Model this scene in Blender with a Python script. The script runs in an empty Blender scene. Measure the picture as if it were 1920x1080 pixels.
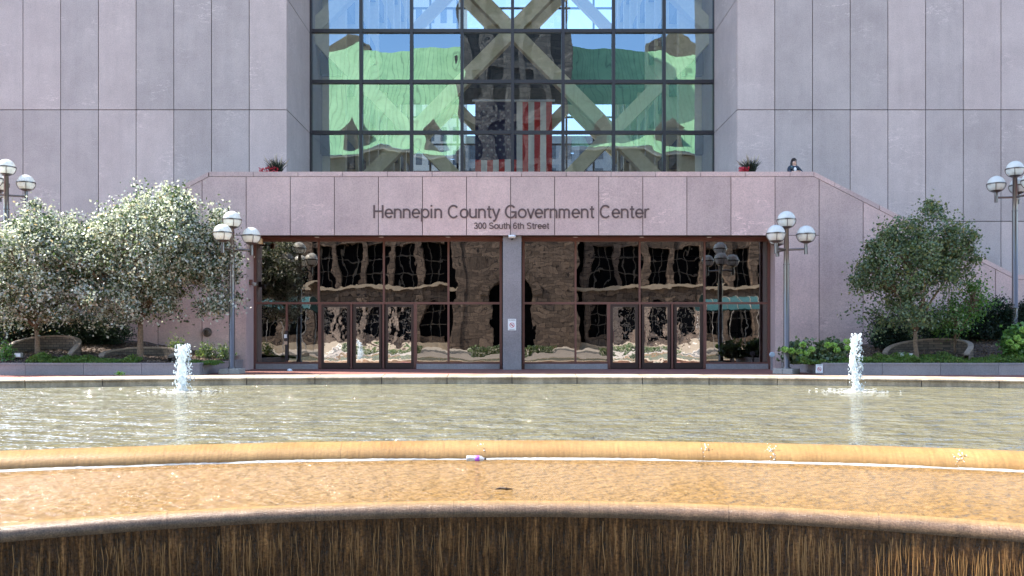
import bpy, bmesh, math, random
import numpy as np
from mathutils import Vector, Matrix
R = math.radians
random.seed(11); rng = np.random.default_rng(11)
C = bpy.context.scene.collection
SC = bpy.context.scene

# ------------------------------------------------------------------ camera, sky, sun, exposure
EYE = 1.14                       # metres above the entrance paving
cam = bpy.data.cameras.new('camera'); co = bpy.data.objects.new('camera', cam); C.objects.link(co)
co.location = (0, 0, EYE); co.rotation_euler = (R(90), 0, 0)
cam.sensor_width = 36; cam.lens = 30.0; cam.shift_y = 95/1920; cam.clip_end = 2000; cam.clip_start = .05
SC.camera = co
SUN_EL, SUN_AZ = 50, -74         # azimuth clockwise from +Y: sun to the left, a little behind the building
w = bpy.data.worlds.new('World'); SC.world = w; w.use_nodes = True
sky = w.node_tree.nodes.new('ShaderNodeTexSky'); sky.sky_type = 'NISHITA'; sky.sun_disc = False
sky.sun_elevation = R(SUN_EL); sky.sun_rotation = R(SUN_AZ); sky.air_density = 1.0; sky.dust_density = .4; sky.ozone_density = 1.7
w.node_tree.links.new(sky.outputs[0], w.node_tree.nodes['Background'].inputs[0])
w.node_tree.nodes['Background'].inputs[1].default_value = .15
sl = bpy.data.lights.new('sun', 'SUN'); sl.energy = 4.0; sl.angle = R(.5); sl.color = (1, .95, .87)
so = bpy.data.objects.new('sun', sl); C.objects.link(so)
sd = Vector((math.sin(R(SUN_AZ))*math.cos(R(SUN_EL)), math.cos(R(SUN_AZ))*math.cos(R(SUN_EL)), math.sin(R(SUN_EL))))
so.rotation_euler = sd.to_track_quat('Z', 'Y').to_euler(); so.location = (-30, 10, 60)
SC.view_settings.view_transform = 'Standard'; SC.view_settings.look = 'None'
SC.view_settings.exposure = 2.05; SC.view_settings.gamma = 1
SC.cycles.max_bounces = 8; SC.cycles.transparent_max_bounces = 16; SC.cycles.caustics_reflective = False
SC.cycles.sample_clamp_indirect = 6

# ------------------------------------------------------------------ helpers
F = 1600.0
def at(px, py, Y): return Vector(((px-960)*Y/F, Y, EYE-(py-635)*Y/F))
def X(px, Y): return (px-960)*Y/F
def Z(py, Y): return EYE-(py-635)*Y/F

class MB:
    def __init__(s): s.v = []; s.f = []; s.m = []; s.uv = {}
    def poly(s, pts, mi=0):
        n = len(s.v); s.v += [tuple(p) for p in pts]; s.f.append(list(range(n, n+len(pts)))); s.m.append(mi)
    def box(s, x0, x1, y0, y1, z0, z1, mi=0):
        n = len(s.v)
        s.v += [(x0,y0,z0),(x1,y0,z0),(x1,y1,z0),(x0,y1,z0),(x0,y0,z1),(x1,y0,z1),(x1,y1,z1),(x0,y1,z1)]
        for q in ((0,3,2,1),(4,5,6,7),(0,1,5,4),(1,2,6,5),(2,3,7,6),(3,0,4,7)):
            s.f.append([n+i for i in q]); s.m.append(mi)
        return s
    def prism(s, pts, y0, y1, mi=0):            # pts: (x,z) outline, counter-clockwise seen from -Y
        n = len(s.v); k = len(pts)
        s.v += [(x,y0,z) for x,z in pts]+[(x,y1,z) for x,z in pts]
        s.f.append([n+i for i in range(k)]); s.m.append(mi)
        s.f.append([n+k+i for i in reversed(range(k))]); s.m.append(mi)
        for i in range(k):
            j = (i+1) % k; s.f.append([n+j, n+i, n+k+i, n+k+j]); s.m.append(mi)
        return s
    def tube(s, pts, rad, seg=10, mi=0, cap=True):
        pts = [Vector(p) for p in pts]; rr = rad if hasattr(rad, '__len__') else [rad]*len(pts)
        n = len(s.v); up = None
        for i, p in enumerate(pts):
            d = (pts[min(i+1, len(pts)-1)]-pts[max(i-1, 0)]).normalized()
            a = d.orthogonal().normalized() if up is None else (up-d*up.dot(d)).normalized()
            up = a; b = d.cross(a)
            for k in range(seg):
                t = 2*math.pi*k/seg; s.v.append(tuple(p+(a*math.cos(t)+b*math.sin(t))*rr[i]))
        for i in range(len(pts)-1):
            for k in range(seg):
                k2 = (k+1) % seg
                s.f.append([n+i*seg+k, n+i*seg+k2, n+(i+1)*seg+k2, n+(i+1)*seg+k]); s.m.append(mi)
        if cap:
            s.f.append([n+k for k in reversed(range(seg))]); s.m.append(mi)
            s.f.append([n+(len(pts)-1)*seg+k for k in range(seg)]); s.m.append(mi)
        return s
    def lathe(s, prof, c=(0,0,0), seg=24, mi=0, t0=0, t1=2*math.pi):
        n = len(s.v); full = abs(t1-t0-2*math.pi) < 1e-6; m = seg if full else seg+1
        for r, z in prof:
            for k in range(m):
                t = t0+(t1-t0)*k/seg; s.v.append((c[0]+r*math.cos(t), c[1]+r*math.sin(t), c[2]+z))
        for i in range(len(prof)-1):
            for k in range(seg):
                k2 = (k+1) % m
                s.f.append([n+i*m+k, n+i*m+k2, n+(i+1)*m+k2, n+(i+1)*m+k]); s.m.append(mi)
        return s
    def sphere(s, c, r, seg=16, ring=10, mi=0, sc=(1,1,1)):
        n0 = len(s.v)
        s.lathe([(max(1e-4, r*math.sin(math.pi*i/ring)), -r*math.cos(math.pi*i/ring)) for i in range(ring+1)], (0,0,0), seg, mi)
        for i in range(n0, len(s.v)):
            x, y, z = s.v[i]; s.v[i] = (c[0]+x*sc[0], c[1]+y*sc[1], c[2]+z*sc[2])
        return s
    def build(s, name, mats, parent=None, smooth=False, world=True, uv=None, bevel=0):
        me = bpy.data.meshes.new(name); o = bpy.data.objects.new(name, me)
        vs = s.v
        if parent is not None and world:
            ox, oy, oz = wloc(parent); vs = [(a-ox, b-oy, c-oz) for a, b, c in vs]
        me.from_pydata(vs, [], s.f)
        for m in (mats if isinstance(mats, (list, tuple)) else [mats]): me.materials.append(m)
        me.polygons.foreach_set('material_index', s.m)
        if smooth: me.polygons.foreach_set('use_smooth', [True]*len(me.polygons))
        if uv is not None:
            l = me.uv_layers.new(name='UVMap')
            vi = np.empty(len(me.loops), dtype=np.int32); me.loops.foreach_get('vertex_index', vi)
            l.data.foreach_set('uv', np.asarray(uv, dtype=np.float32)[vi].ravel())
        me.update(); C.objects.link(o)
        if parent is not None: o.parent = parent
        if bevel:
            b = o.modifiers.new('bevel', 'BEVEL'); b.width = bevel; b.segments = 2; b.limit_method = 'ANGLE'
        return o
def wloc(o):
    x = Vector((0,0,0))
    while o is not None: x += Vector(o.location); o = o.parent
    return x
def tag(o, label=None, cat=None, group=None, kind=None):
    for k, v in (('label', label), ('category', cat), ('group', group), ('kind', kind)):
        if v: o[k] = v
    return o
def thing(name, label, cat, loc=(0,0,0), group=None):
    o = bpy.data.objects.new(name, None); o.empty_display_size = .3; C.objects.link(o); o.location = loc
    return tag(o, label, cat, group)
def rebase(o, p):                              # move a top-level mesh's origin to its base
    me = o.data; p = Vector(p); me.transform(Matrix.Translation(-p)); o.location = p; return o
def copy_tree(o, parent=None):
    c = o.copy(); C.objects.link(c)
    if parent is not None: c.parent = parent
    for ch in list(o.children): copy_tree(ch, c)
    return c

# ------------------------------------------------------------------ materials
def mat(name):
    m = bpy.data.materials.new(name); m.use_nodes = True; nt = m.node_tree
    return m, nt, nt.nodes['Principled BSDF'], nt.nodes['Material Output']
def N(nt, t, **kw):
    n = nt.nodes.new(t)
    for k, v in kw.items():
        if k in n.inputs: n.inputs[k].default_value = v
        else: setattr(n, k, v)
    return n
def L(nt, a, b): nt.links.new(a, b)
def noise(nt, vec, scale, detail=3, rough=.5, mp=None):
    n = N(nt, 'ShaderNodeTexNoise', Scale=scale, Detail=detail, Roughness=rough)
    if mp is not None:
        q = N(nt, 'ShaderNodeMapping'); q.inputs['Scale'].default_value = mp; L(nt, vec, q.inputs[0]); vec = q.outputs[0]
    L(nt, vec, n.inputs['Vector']); return n.outputs['Fac']
def ramp(nt, fac, stops):
    r = nt.nodes.new('ShaderNodeValToRGB'); e = r.color_ramp.elements
    while len(e) < len(stops): e.new(.5)
    for i, (p, c) in enumerate(stops): e[i].position = p; e[i].color = (*c, 1) if hasattr(c, '__len__') else (c, c, c, 1)
    L(nt, fac, r.inputs[0]); return r.outputs[0]
def mixc(nt, fac, a, b, mode='MIX'):
    n = N(nt, 'ShaderNodeMix', data_type='RGBA', blend_type=mode)
    for s, v in ((0, fac), (6, a), (7, b)):
        if hasattr(v, 'is_output'): L(nt, v, n.inputs[s])
        else: n.inputs[s].default_value = v if not hasattr(v, '__len__') else (*v, 1)[:4]
    return n.outputs[2]
def bump(nt, h, dist, strength=1.0):
    b = N(nt, 'ShaderNodeBump', Strength=strength, Distance=dist); L(nt, h, b.inputs['Height']); return b.outputs[0]
def plain(name, col, rough=.6, metal=0, spec=.5, var=0.0, vscale=6, coat=0, bmp=0):
    m, nt, p, o = mat(name)
    p.inputs['Roughness'].default_value = rough; p.inputs['Metallic'].default_value = metal
    p.inputs['Specular IOR Level'].default_value = spec; p.inputs['Coat Weight'].default_value = coat
    tc = N(nt, 'ShaderNodeTexCoord'); nz = noise(nt, tc.outputs['Object'], vscale, 5, .6)
    v = max(var, .06)
    c = ramp(nt, nz, [(.3, tuple(x*(1-v) for x in col)), (.7, tuple(min(1, x*(1+v)) for x in col))])
    L(nt, c, p.inputs['Base Color'])
    if bmp: L(nt, bump(nt, nz, bmp), p.inputs['Normal'])
    return m
def granite(name, a, b, island=.10, rough=.55, vein=.5, speck=.16, damp=False):
    m, nt, p, o = mat(name)
    geo = N(nt, 'ShaderNodeNewGeometry'); pos = geo.outputs['Position']; ri = geo.outputs['Random Per Island']
    big = noise(nt, pos, .7, 4, .6); c = mixc(nt, ramp(nt, big, [(.35, 0.), (.65, 1.)]), a, b)
    off = N(nt, 'ShaderNodeVectorMath', operation='ADD'); cm = N(nt, 'ShaderNodeCombineXYZ')
    mu = N(nt, 'ShaderNodeMath', operation='MULTIPLY'); mu.inputs[1].default_value = 53; L(nt, ri, mu.inputs[0])
    L(nt, mu.outputs[0], cm.inputs[0]); L(nt, mu.outputs[0], cm.inputs[2]); L(nt, pos, off.inputs[0]); L(nt, cm.outputs[0], off.inputs[1])
    # faint pale veins drifting across each slab
    vn = noise(nt, off.outputs[0], .55, 5, .62, (1, 1, 3.2)); vr = ramp(nt, vn, [(.488, 0.), (.5, 1.), (.512, 0.)])
    vm = noise(nt, off.outputs[0], .5, 2); vmr = ramp(nt, vm, [(.52, 0.), (.68, vein)])
    mm = N(nt, 'ShaderNodeMath', operation='MULTIPLY'); L(nt, vr, mm.inputs[0]); L(nt, vmr, mm.inputs[1])
    c = mixc(nt, mm.outputs[0], c, tuple(min(1, x*1.4) for x in b))
    hv = ramp(nt, ri, [(0, (1-island,)*3), (.5, (1, 1, 1)), (1, (1+island*.7, 1+island*.4, 1+island*.3))])
    c = mixc(nt, 1.0, c, hv, 'MULTIPLY')
    cl = noise(nt, off.outputs[0], 2.1, 6, .7); c = mixc(nt, 1.0, c, ramp(nt, cl, [(.3, .95), (.7, 1.03)]), 'MULTIPLY')
    sp = noise(nt, pos, 26, 4, .8); sr = ramp(nt, sp, [(.35, 1-speck*1.3), (.5, 1.), (.68, 1+speck)])
    c = mixc(nt, 1.0, c, sr, 'MULTIPLY')
    wt = noise(nt, off.outputs[0], 1, 5, .65, (3.2, 3.2, .4)); c = mixc(nt, 1.0, c, ramp(nt, wt, [(.3, .93), (.55, 1.0), (.75, 1.03)]), 'MULTIPLY')
    if damp:                                  # waterline staining
        dn = noise(nt, pos, 1.4, 5, .7, (1, 1, .5)); c = mixc(nt, 1.0, c, ramp(nt, dn, [(.42, .55), (.6, 1.)]), 'MULTIPLY')
    L(nt, c, p.inputs['Base Color']); p.inputs['Roughness'].default_value = rough
    L(nt, bump(nt, sp, .004), p.inputs['Normal'])
    return m
M = {}
M['tower'] = granite('tower_granite', (.45,.375,.355), (.51,.43,.405), .13, .55, .9)
M['front'] = granite('entrance_granite', (.53,.375,.355), (.62,.445,.415), .14, .5, .8)
M['ledge'] = granite('ledge_granite', (.47,.36,.255), (.58,.455,.33), .10, .6, .2, .2, True)
M['planter'] = granite('planter_granite', (.24,.215,.22), (.30,.265,.27), .14, .6, .2)
M['wellcap'] = plain('well_cap_stone', (.24,.19,.15), .8, var=.25, vscale=9)
M['joint'] = plain('joint_sealant', (.05,.045,.045), .9)
M['soffit'] = plain('soffit_metal', (.20,.075,.055), .45, 0, .5)
M['frame'] = plain('bronze_frame', (.16,.065,.05), .4, .0, .5)
M['frame_dark'] = plain('dark_door_frame', (.045,.025,.022), .35)
M['mullion'] = plain('dark_mullion', (.035,.03,.035), .4)
M['letter'] = plain('bronze_letters', (.12,.075,.075), .5, .2)
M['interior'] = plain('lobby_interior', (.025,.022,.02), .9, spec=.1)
M['hallwin'] = plain('unlit_hall_windows', (.006,.006,.007), 1, spec=0)
M['beam'] = plain('cream_beams', (.78,.66,.42), .6, var=.08)
M['atrium_wall'] = plain('atrium_walls', (.09,.08,.075), .7, var=.1)
M['dark'] = plain('dark_band', (.02,.022,.025), .5)
M['asphalt'] = plain('asphalt', (.06,.06,.062), .85, var=.2, vscale=3)
M['paver'] = plain('plaza_concrete', (.42,.37,.31), .8, var=.12, vscale=2)
M['earth'] = plain('earth', (.10,.09,.07), .9, var=.2)
M['white'] = plain('white_paint', (.8,.8,.8), .5)
M['lampmetal'] = plain('lamp_bronze', (.085,.065,.06), .3, .1, .8, coat=.6)
M['concrete'] = plain('lamp_base_concrete', (.34,.31,.28), .8, var=.15, vscale=12)
M['bark'] = plain('bark', (.17,.115,.075), .9, var=.45, vscale=22, bmp=.02)
M['stem'] = plain('stem', (.09,.10,.05), .8)
M['red'] = plain('red_flowers', (.55,.03,.05), .6)
M['cap'] = plain('black_plastic', (.012,.012,.015), .4)
M['office'] = plain('pale_office', (.55,.53,.48), .7)
M['office2'] = plain('grey_office', (.30,.33,.35), .7)
M['officewin'] = plain('office_window', (.08,.11,.14), .2)

def brickmat(name, c1, c2, mortar, bw, bh, ms=.012, vert=False, wob=0.0, strength=.01, rough=.8, offx=True):
    m, nt, p, o = mat(name); geo = N(nt, 'ShaderNodeNewGeometry'); v = geo.outputs['Position']
    if vert:
        sx = N(nt, 'ShaderNodeSeparateXYZ'); L(nt, v, sx.inputs[0]); cb = N(nt, 'ShaderNodeCombineXYZ')
        ad = N(nt, 'ShaderNodeMath', operation='ADD'); L(nt, sx.outputs[0], ad.inputs[0]); L(nt, sx.outputs[1], ad.inputs[1])
        L(nt, ad.outputs[0], cb.inputs[0]); L(nt, sx.outputs[2], cb.inputs[1]); v = cb.outputs[0]
    if wob:
        nz = N(nt, 'ShaderNodeTexNoise', Scale=1.5, Detail=2.0); L(nt, v, nz.inputs['Vector'])
        sc = N(nt, 'ShaderNodeVectorMath', operation='SCALE'); L(nt, nz.outputs['Color'], sc.inputs[0]); sc.inputs['Scale'].default_value = wob
        ad2 = N(nt, 'ShaderNodeVectorMath', operation='ADD'); L(nt, v, ad2.inputs[0]); L(nt, sc.outputs[0], ad2.inputs[1]); v = ad2.outputs[0]
    b = N(nt, 'ShaderNodeTexBrick', Scale=1.0); b.inputs['Color1'].default_value = (*c1, 1); b.inputs['Color2'].default_value = (*c2, 1)
    b.inputs['Mortar'].default_value = (*mortar, 1); b.inputs['Mortar Size'].default_value = ms
    b.inputs['Brick Width'].default_value = bw; b.inputs['Row Height'].default_value = bh; L(nt, v, b.inputs['Vector'])
    n2 = noise(nt, geo.outputs['Position'], 2.5, 6, .7)
    c = mixc(nt, 1., b.outputs['Color'], ramp(nt, n2, [(.3, .62), (.7, 1.25)]), 'MULTIPLY')
    L(nt, c, p.inputs['Base Color']); p.inputs['Roughness'].default_value = rough
    h = N(nt, 'ShaderNodeMath', operation='MULTIPLY_ADD'); L(nt, b.outputs['Fac'], h.inputs[0]); h.inputs[1].default_value = -1; L(nt, n2, h.inputs[2])
    L(nt, bump(nt, h.outputs[0], strength), p.inputs['Normal'])
    return m
M['brick'] = brickmat('brick_paving', (.29,.105,.075), (.23,.08,.06), (.16,.08,.06), .2, .1, .006)
M['stone'] = brickmat('rough_stone', (.20,.145,.108), (.09,.064,.048), (.04,.028,.022), 1.3, .62, .03, True, .14, .22, .9)
M['ringbrick'] = brickmat('well_bricks', (.15,.115,.09), (.095,.075,.06), (.04,.034,.03), .19, .085, .008, True, .0, .01)

def copper():
    m, nt, p, o = mat('green_copper'); geo = N(nt, 'ShaderNodeNewGeometry')
    a = noise(nt, geo.outputs['Position'], .35, 5, .7); c = ramp(nt, a, [(.3, (.25,.43,.19)), (.7, (.41,.61,.28))])
    s = N(nt, 'ShaderNodeSeparateXYZ'); L(nt, geo.outputs['Position'], s.inputs[0])
    pp = N(nt, 'ShaderNodeMath', operation='PINGPONG'); pp.inputs[1].default_value = .45; L(nt, s.outputs[0], pp.inputs[0])
    c = mixc(nt, 1., c, ramp(nt, pp.outputs[0], [(.03, .6), (.10, 1.)]), 'MULTIPLY')
    L(nt, c, p.inputs['Base Color']); p.inputs['Roughness'].default_value = .65
    return m
M['copper'] = copper()

def glass(name, refl, rtint, ttint, amp, scale, solid=None, amp2=0):
    m, nt, p, o = mat(name); nt.nodes.remove(p); geo = N(nt, 'ShaderNodeNewGeometry'); pos = geo.outputs['Position']
    rnd = N(nt, 'ShaderNodeObjectInfo').outputs['Random']
    cm = N(nt, 'ShaderNodeCombineXYZ'); mu = N(nt, 'ShaderNodeMath', operation='MULTIPLY'); mu.inputs[1].default_value = 37; L(nt, rnd, mu.inputs[0]); L(nt, mu.outputs[0], cm.inputs[1])
    ad = N(nt, 'ShaderNodeVectorMath', operation='ADD'); L(nt, pos, ad.inputs[0]); L(nt, cm.outputs[0], ad.inputs[1])
    n1 = noise(nt, ad.outputs[0], scale, 1.0, .3)
    bn = bump(nt, n1, amp)
    if amp2:
        n2 = noise(nt, ad.outputs[0], scale*3.2, 1.5, .4); b2 = N(nt, 'ShaderNodeBump', Strength=1, Distance=amp2)
        L(nt, n2, b2.inputs['Height']); L(nt, bn, b2.inputs['Normal']); bn = b2.outputs[0]
    g = N(nt, 'ShaderNodeBsdfGlossy', Roughness=0.0); g.inputs['Color'].default_value = (*rtint, 1); L(nt, bn, g.inputs['Normal'])
    t = N(nt, 'ShaderNodeBsdfTransparent'); t.inputs['Color'].default_value = (*ttint, 1)
    mx = N(nt, 'ShaderNodeMixShader'); mx.inputs[0].default_value = refl
    L(nt, t.outputs[0], mx.inputs[1]); L(nt, g.outputs[0], mx.inputs[2]); L(nt, mx.outputs[0], o.inputs['Surface'])
    return m
M['atrium_glass'] = glass('atrium_glass', .28, (.66,.86,1), (.74,.77,.76), .016, .5, None, .0006)
M['entry_glass'] = glass('entrance_glass', .23, (1,.94,.88), (.20,.19,.18), .006, .7, None, .0009)
M['door_glass'] = glass('door_glass', .62, (1,.98,.97), (.25,.25,.25), .005, 1.4, None, .0010)
M['far_glass'] = glass('far_glass', .05, (1,1,1), (.82,.92,1.0), .001, .5)

def water(name, tint, amp, scale, stretch, rough, fmul, amp2=0, scale2=1, murk=(.2,.17,.08), turbid=.7, mk=1.3):
    m, nt, p, o = mat(name); nt.nodes.remove(p); geo = N(nt, 'ShaderNodeNewGeometry'); pos = geo.outputs['Position']
    n1 = noise(nt, pos, scale, 2.5, .5, stretch); bn = bump(nt, n1, amp)
    if amp2:
        n2 = noise(nt, pos, scale2, 3, .6); b2 = N(nt, 'ShaderNodeBump', Strength=1, Distance=amp2)
        L(nt, n2, b2.inputs['Height']); L(nt, bn, b2.inputs['Normal']); bn = b2.outputs[0]
    fr = N(nt, 'ShaderNodeFresnel', IOR=1.33); L(nt, bn, fr.inputs['Normal'])
    fm = N(nt, 'ShaderNodeMath', operation='MULTIPLY', use_clamp=True); L(nt, fr.outputs[0], fm.inputs[0]); fm.inputs[1].default_value = fmul
    g = N(nt, 'ShaderNodeBsdfGlossy', Roughness=rough); g.inputs['Color'].default_value = (1,1,1,1); L(nt, bn, g.inputs['Normal'])
    t0 = N(nt, 'ShaderNodeBsdfTransparent'); t0.inputs['Color'].default_value = (*tint, 1)
    df = N(nt, 'ShaderNodeBsdfDiffuse'); L(nt, ramp(nt, noise(nt, pos, mk, 5, .7), [(.3, tuple(x*.7 for x in murk)), (.7, tuple(x*1.3 for x in murk))]), df.inputs[0]); L(nt, bn, df.inputs['Normal'])  # fine murk mottling paints ripple light and dark into the water colour
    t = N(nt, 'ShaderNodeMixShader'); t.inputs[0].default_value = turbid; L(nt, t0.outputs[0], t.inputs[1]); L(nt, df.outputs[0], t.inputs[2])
    mx = N(nt, 'ShaderNodeMixShader'); L(nt, fm.outputs[0], mx.inputs[0]); L(nt, t.outputs[0], mx.inputs[1]); L(nt, g.outputs[0], mx.inputs[2])
    L(nt, mx.outputs[0], o.inputs['Surface']); return m
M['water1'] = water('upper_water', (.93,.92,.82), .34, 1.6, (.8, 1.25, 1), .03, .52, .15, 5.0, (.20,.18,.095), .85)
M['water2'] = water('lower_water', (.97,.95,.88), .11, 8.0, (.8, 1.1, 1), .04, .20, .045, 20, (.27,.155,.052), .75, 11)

def bed(name, a, b, scale=3):
    m, nt, p, o = mat(name); geo = N(nt, 'ShaderNodeNewGeometry'); n1 = noise(nt, geo.outputs['Position'], scale, 6, .7)
    n2 = noise(nt, geo.outputs['Position'], 2.2, 4, .65, (1, 2.2, 1))
    c = mixc(nt, ramp(nt, n1, [(.35, 0.), (.65, 1.)]), a, b); c = mixc(nt, 1., c, ramp(nt, n2, [(.35, .72), (.62, 1.25)]), 'MULTIPLY')
    L(nt, c, p.inputs['Base Color']); p.inputs['Roughness'].default_value = .8; return m
M['bed1'] = bed('pool_bed', (.19,.155,.07), (.27,.22,.11))
M['bed2'] = bed('lower_bed', (.26,.15,.055), (.36,.22,.09), 8)

def lip(name, kind):
    # uv: u = metres along the rim, v = metres down the profile
    m, nt, p, o = mat(name); tc = N(nt, 'ShaderNodeUVMap'); uv = tc.outputs[0]
    s = N(nt, 'ShaderNodeSeparateXYZ'); L(nt, uv, s.inputs[0])
    f = noise(nt, uv, 30, 5, .7); st = noise(nt, uv, 1, 5, .65, (30, 2.6, 1)); big = noise(nt, uv, 1.1, 4, .6)
    st2 = noise(nt, uv, 1, 4, .7, (7, .8, 1))
    if kind == 'upper':
        c = mixc(nt, ramp(nt, big, [(.35, 0.), (.65, 1.)]), (.27,.145,.045), (.36,.21,.075))
        c = mixc(nt, 1., c, ramp(nt, st, [(.3, .78), (.65, 1.12)]), 'MULTIPLY')
        c = mixc(nt, 1., c, ramp(nt, f, [(.3, .85), (.7, 1.12)]), 'MULTIPLY')
        h, d, ro = f, .004, .3; jw = 4.3
    elif kind == 'lower':
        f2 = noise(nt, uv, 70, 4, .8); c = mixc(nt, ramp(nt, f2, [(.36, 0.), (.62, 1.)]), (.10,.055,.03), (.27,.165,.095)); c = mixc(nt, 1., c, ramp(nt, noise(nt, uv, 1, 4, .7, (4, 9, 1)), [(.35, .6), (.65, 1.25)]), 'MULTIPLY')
        c = mixc(nt, 1., c, ramp(nt, s.outputs[1], [(.40, 1.), (.50, .45)]), 'MULTIPLY')  # lower curve darkened: shade under the nosing painted into the colour
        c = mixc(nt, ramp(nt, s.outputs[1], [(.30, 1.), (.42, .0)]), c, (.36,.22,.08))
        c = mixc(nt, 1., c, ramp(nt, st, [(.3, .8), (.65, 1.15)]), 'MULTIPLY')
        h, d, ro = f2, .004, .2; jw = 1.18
    else:
        c = ramp(nt, st, [(.34, (.026,.010,.003)), (.50, (.085,.036,.011)), (.60, (.18,.08,.025)), (.70, (.38,.19,.07))])
        c = mixc(nt, 1., c, ramp(nt, st2, [(.35, .3), (.65, 1.25)]), 'MULTIPLY')
        n4 = noise(nt, uv, 38, 4, .7); c = mixc(nt, 1., c, ramp(nt, n4, [(.35, .45), (.65, 1.55)]), 'MULTIPLY')
        h, d, ro = st, .07, .22; jw = 1.18
    wr = N(nt, 'ShaderNodeMath', operation='PINGPONG'); L(nt, s.outputs[0], wr.inputs[0]); wr.inputs[1].default_value = jw/2
    c = mixc(nt, 1., c, ramp(nt, wr.outputs[0], [(.002, .62), (.008, 1.)]), 'MULTIPLY')
    L(nt, c, p.inputs['Base Color']); p.inputs['Roughness'].default_value = ro; p.inputs['Specular IOR Level'].default_value = .5
    L(nt, bump(nt, h, d), p.inputs['Normal']); return m
M['lip1'] = lip('ochre_rim', 'upper'); M['lip2'] = lip('wet_granite_rim', 'lower'); M['cascade'] = lip('cascade_wall', 'wall')

def foam():
    m, nt, p, o = mat('white_foam'); p.inputs['Base Color'].default_value = (.88,.9,.92,1); p.inputs['Roughness'].default_value = .35
    p.inputs['Subsurface Weight'].default_value = 0; tc = N(nt, 'ShaderNodeTexCoord')
    L(nt, bump(nt, noise(nt, tc.outputs['Object'], 40, 4, .7), .01), p.inputs['Normal'])
    c = ramp(nt, noise(nt, tc.outputs['Object'], 16, 3, .6), [(.3, (.62,.66,.68)), (.6, (.93,.94,.95))]); L(nt, c, p.inputs['Base Color'])
    tr = N(nt, 'ShaderNodeBsdfTranslucent'); tr.inputs[0].default_value = (.85,.9,.92,1)
    mx = N(nt, 'ShaderNodeMixShader'); mx.inputs[0].default_value = .58; L(nt, p.outputs[0], mx.inputs[1]); L(nt, tr.outputs[0], mx.inputs[2]); L(nt, mx.outputs[0], o.inputs['Surface'])
    return m
M['foam'] = foam()
def globe_mat():
    m, nt, p, o = mat('opal_globe'); p.inputs['Base Color'].default_value = (.86,.86,.82,1); p.inputs['Roughness'].default_value = .12
    tr = N(nt, 'ShaderNodeBsdfTranslucent'); tr.inputs[0].default_value = (.85,.85,.8,1)
    mx = N(nt, 'ShaderNodeMixShader'); mx.inputs[0].default_value = .35; L(nt, p.outputs[0], mx.inputs[1]); L(nt, tr.outputs[0], mx.inputs[2]); L(nt, mx.outputs[0], o.inputs['Surface'])
    return m
M['globe'] = globe_mat()
def leafmat(name, a, b, rough=.4, spec=.5, trans=.3, hue=None, stops=None, tt=(1.3,1.5,.6)):
    m, nt, p, o = mat(name); geo = N(nt, 'ShaderNodeNewGeometry')
    st = [(0, a), (.8, b)] + ([(1, hue)] if hue else [])
    c = ramp(nt, geo.outputs['Random Per Island'], stops or st)
    L(nt, c, p.inputs['Base Color']); p.inputs['Roughness'].default_value = rough; p.inputs['Specular IOR Level'].default_value = spec
    tr = N(nt, 'ShaderNodeBsdfTranslucent'); c2 = mixc(nt, 1., c, tt, 'MULTIPLY'); L(nt, c2, tr.inputs[0])
    mx = N(nt, 'ShaderNodeMixShader'); mx.inputs[0].default_value = trans; L(nt, p.outputs[0], mx.inputs[1]); L(nt, tr.outputs[0], mx.inputs[2]); L(nt, mx.outputs[0], o.inputs['Surface'])
    return m
M['leaf_glint'] = leafmat('glint_painted_leaves', (.13,.16,.11), (.42,.45,.37), .32, 1.0, .42, None, [(0,(.03,.06,.015)),(.36,(.09,.13,.05)),(.50,(.52,.54,.47)),(.93,(.68,.69,.64)),(1,(.45,.28,.10))], (1,1.05,.8))  # pale stops paint sun glints into the leaf colour at random
M['leaf_dark'] = leafmat('dark_green_leaves', (.04,.075,.035), (.17,.22,.11), .4, .6, .3, (.22,.2,.08))
M['leaf_yew'] = leafmat('yew_needles', (.006,.016,.008), (.018,.04,.02), .6, .3, .1)
M['leaf_lime'] = leafmat('light_green_leaves', (.05,.12,.03), (.13,.25,.06), .45, .5, .35)
M['leaf_cover'] = leafmat('ground_cover_leaves', (.06,.12,.02), (.14,.22,.045), .5, .4, .3, (.2,.2,.05))
M['lime_bloom'] = leafmat('lime_petals', (.26,.42,.10), (.42,.58,.18), .6, .3, .3)
M['grass_dark'] = leafmat('dark_grass', (.02,.03,.02), (.05,.06,.035), .5, .4, .2)
M['plume'] = leafmat('tan_plumes', (.4,.3,.24), (.55,.45,.38), .8, .2, .3)
M['mulch'] = leafmat('mulch_chips', (.07,.045,.03), (.2,.135,.09), .9, .2, .0, (.34,.25,.18))
M['soil'] = plain('mulch_soil', (.075,.05,.038), .95, var=.6, vscale=14, bmp=.05)

# ------------------------------------------------------------------ terrain, pavings, street
def slab(name, x0, x1, y0, y1, z0, z1, m):
    o = MB().box(x0, x1, y0, y1, z0, z1).build(name, m); return tag(o, kind='structure')
o = MB(); o.poly([(-600,-600,-1.32),(600,-600,-1.32),(600,900,-1.32),(-600,900,-1.32)]); tag(o.build('ground', M['earth']), kind='structure')
slab('plaza', -90, 90, -30, .2, -1.3, -.46, plain('plaza_pavers', (.27,.23,.19), .8, var=.3, vscale=.7))
slab('road', -120, 120, -44, -30.1, -1.3, -.6, M['asphalt'])
slab('sidewalk', -120, 120, -64, -44.1, -1.3, -.45, M['paver'])

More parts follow.
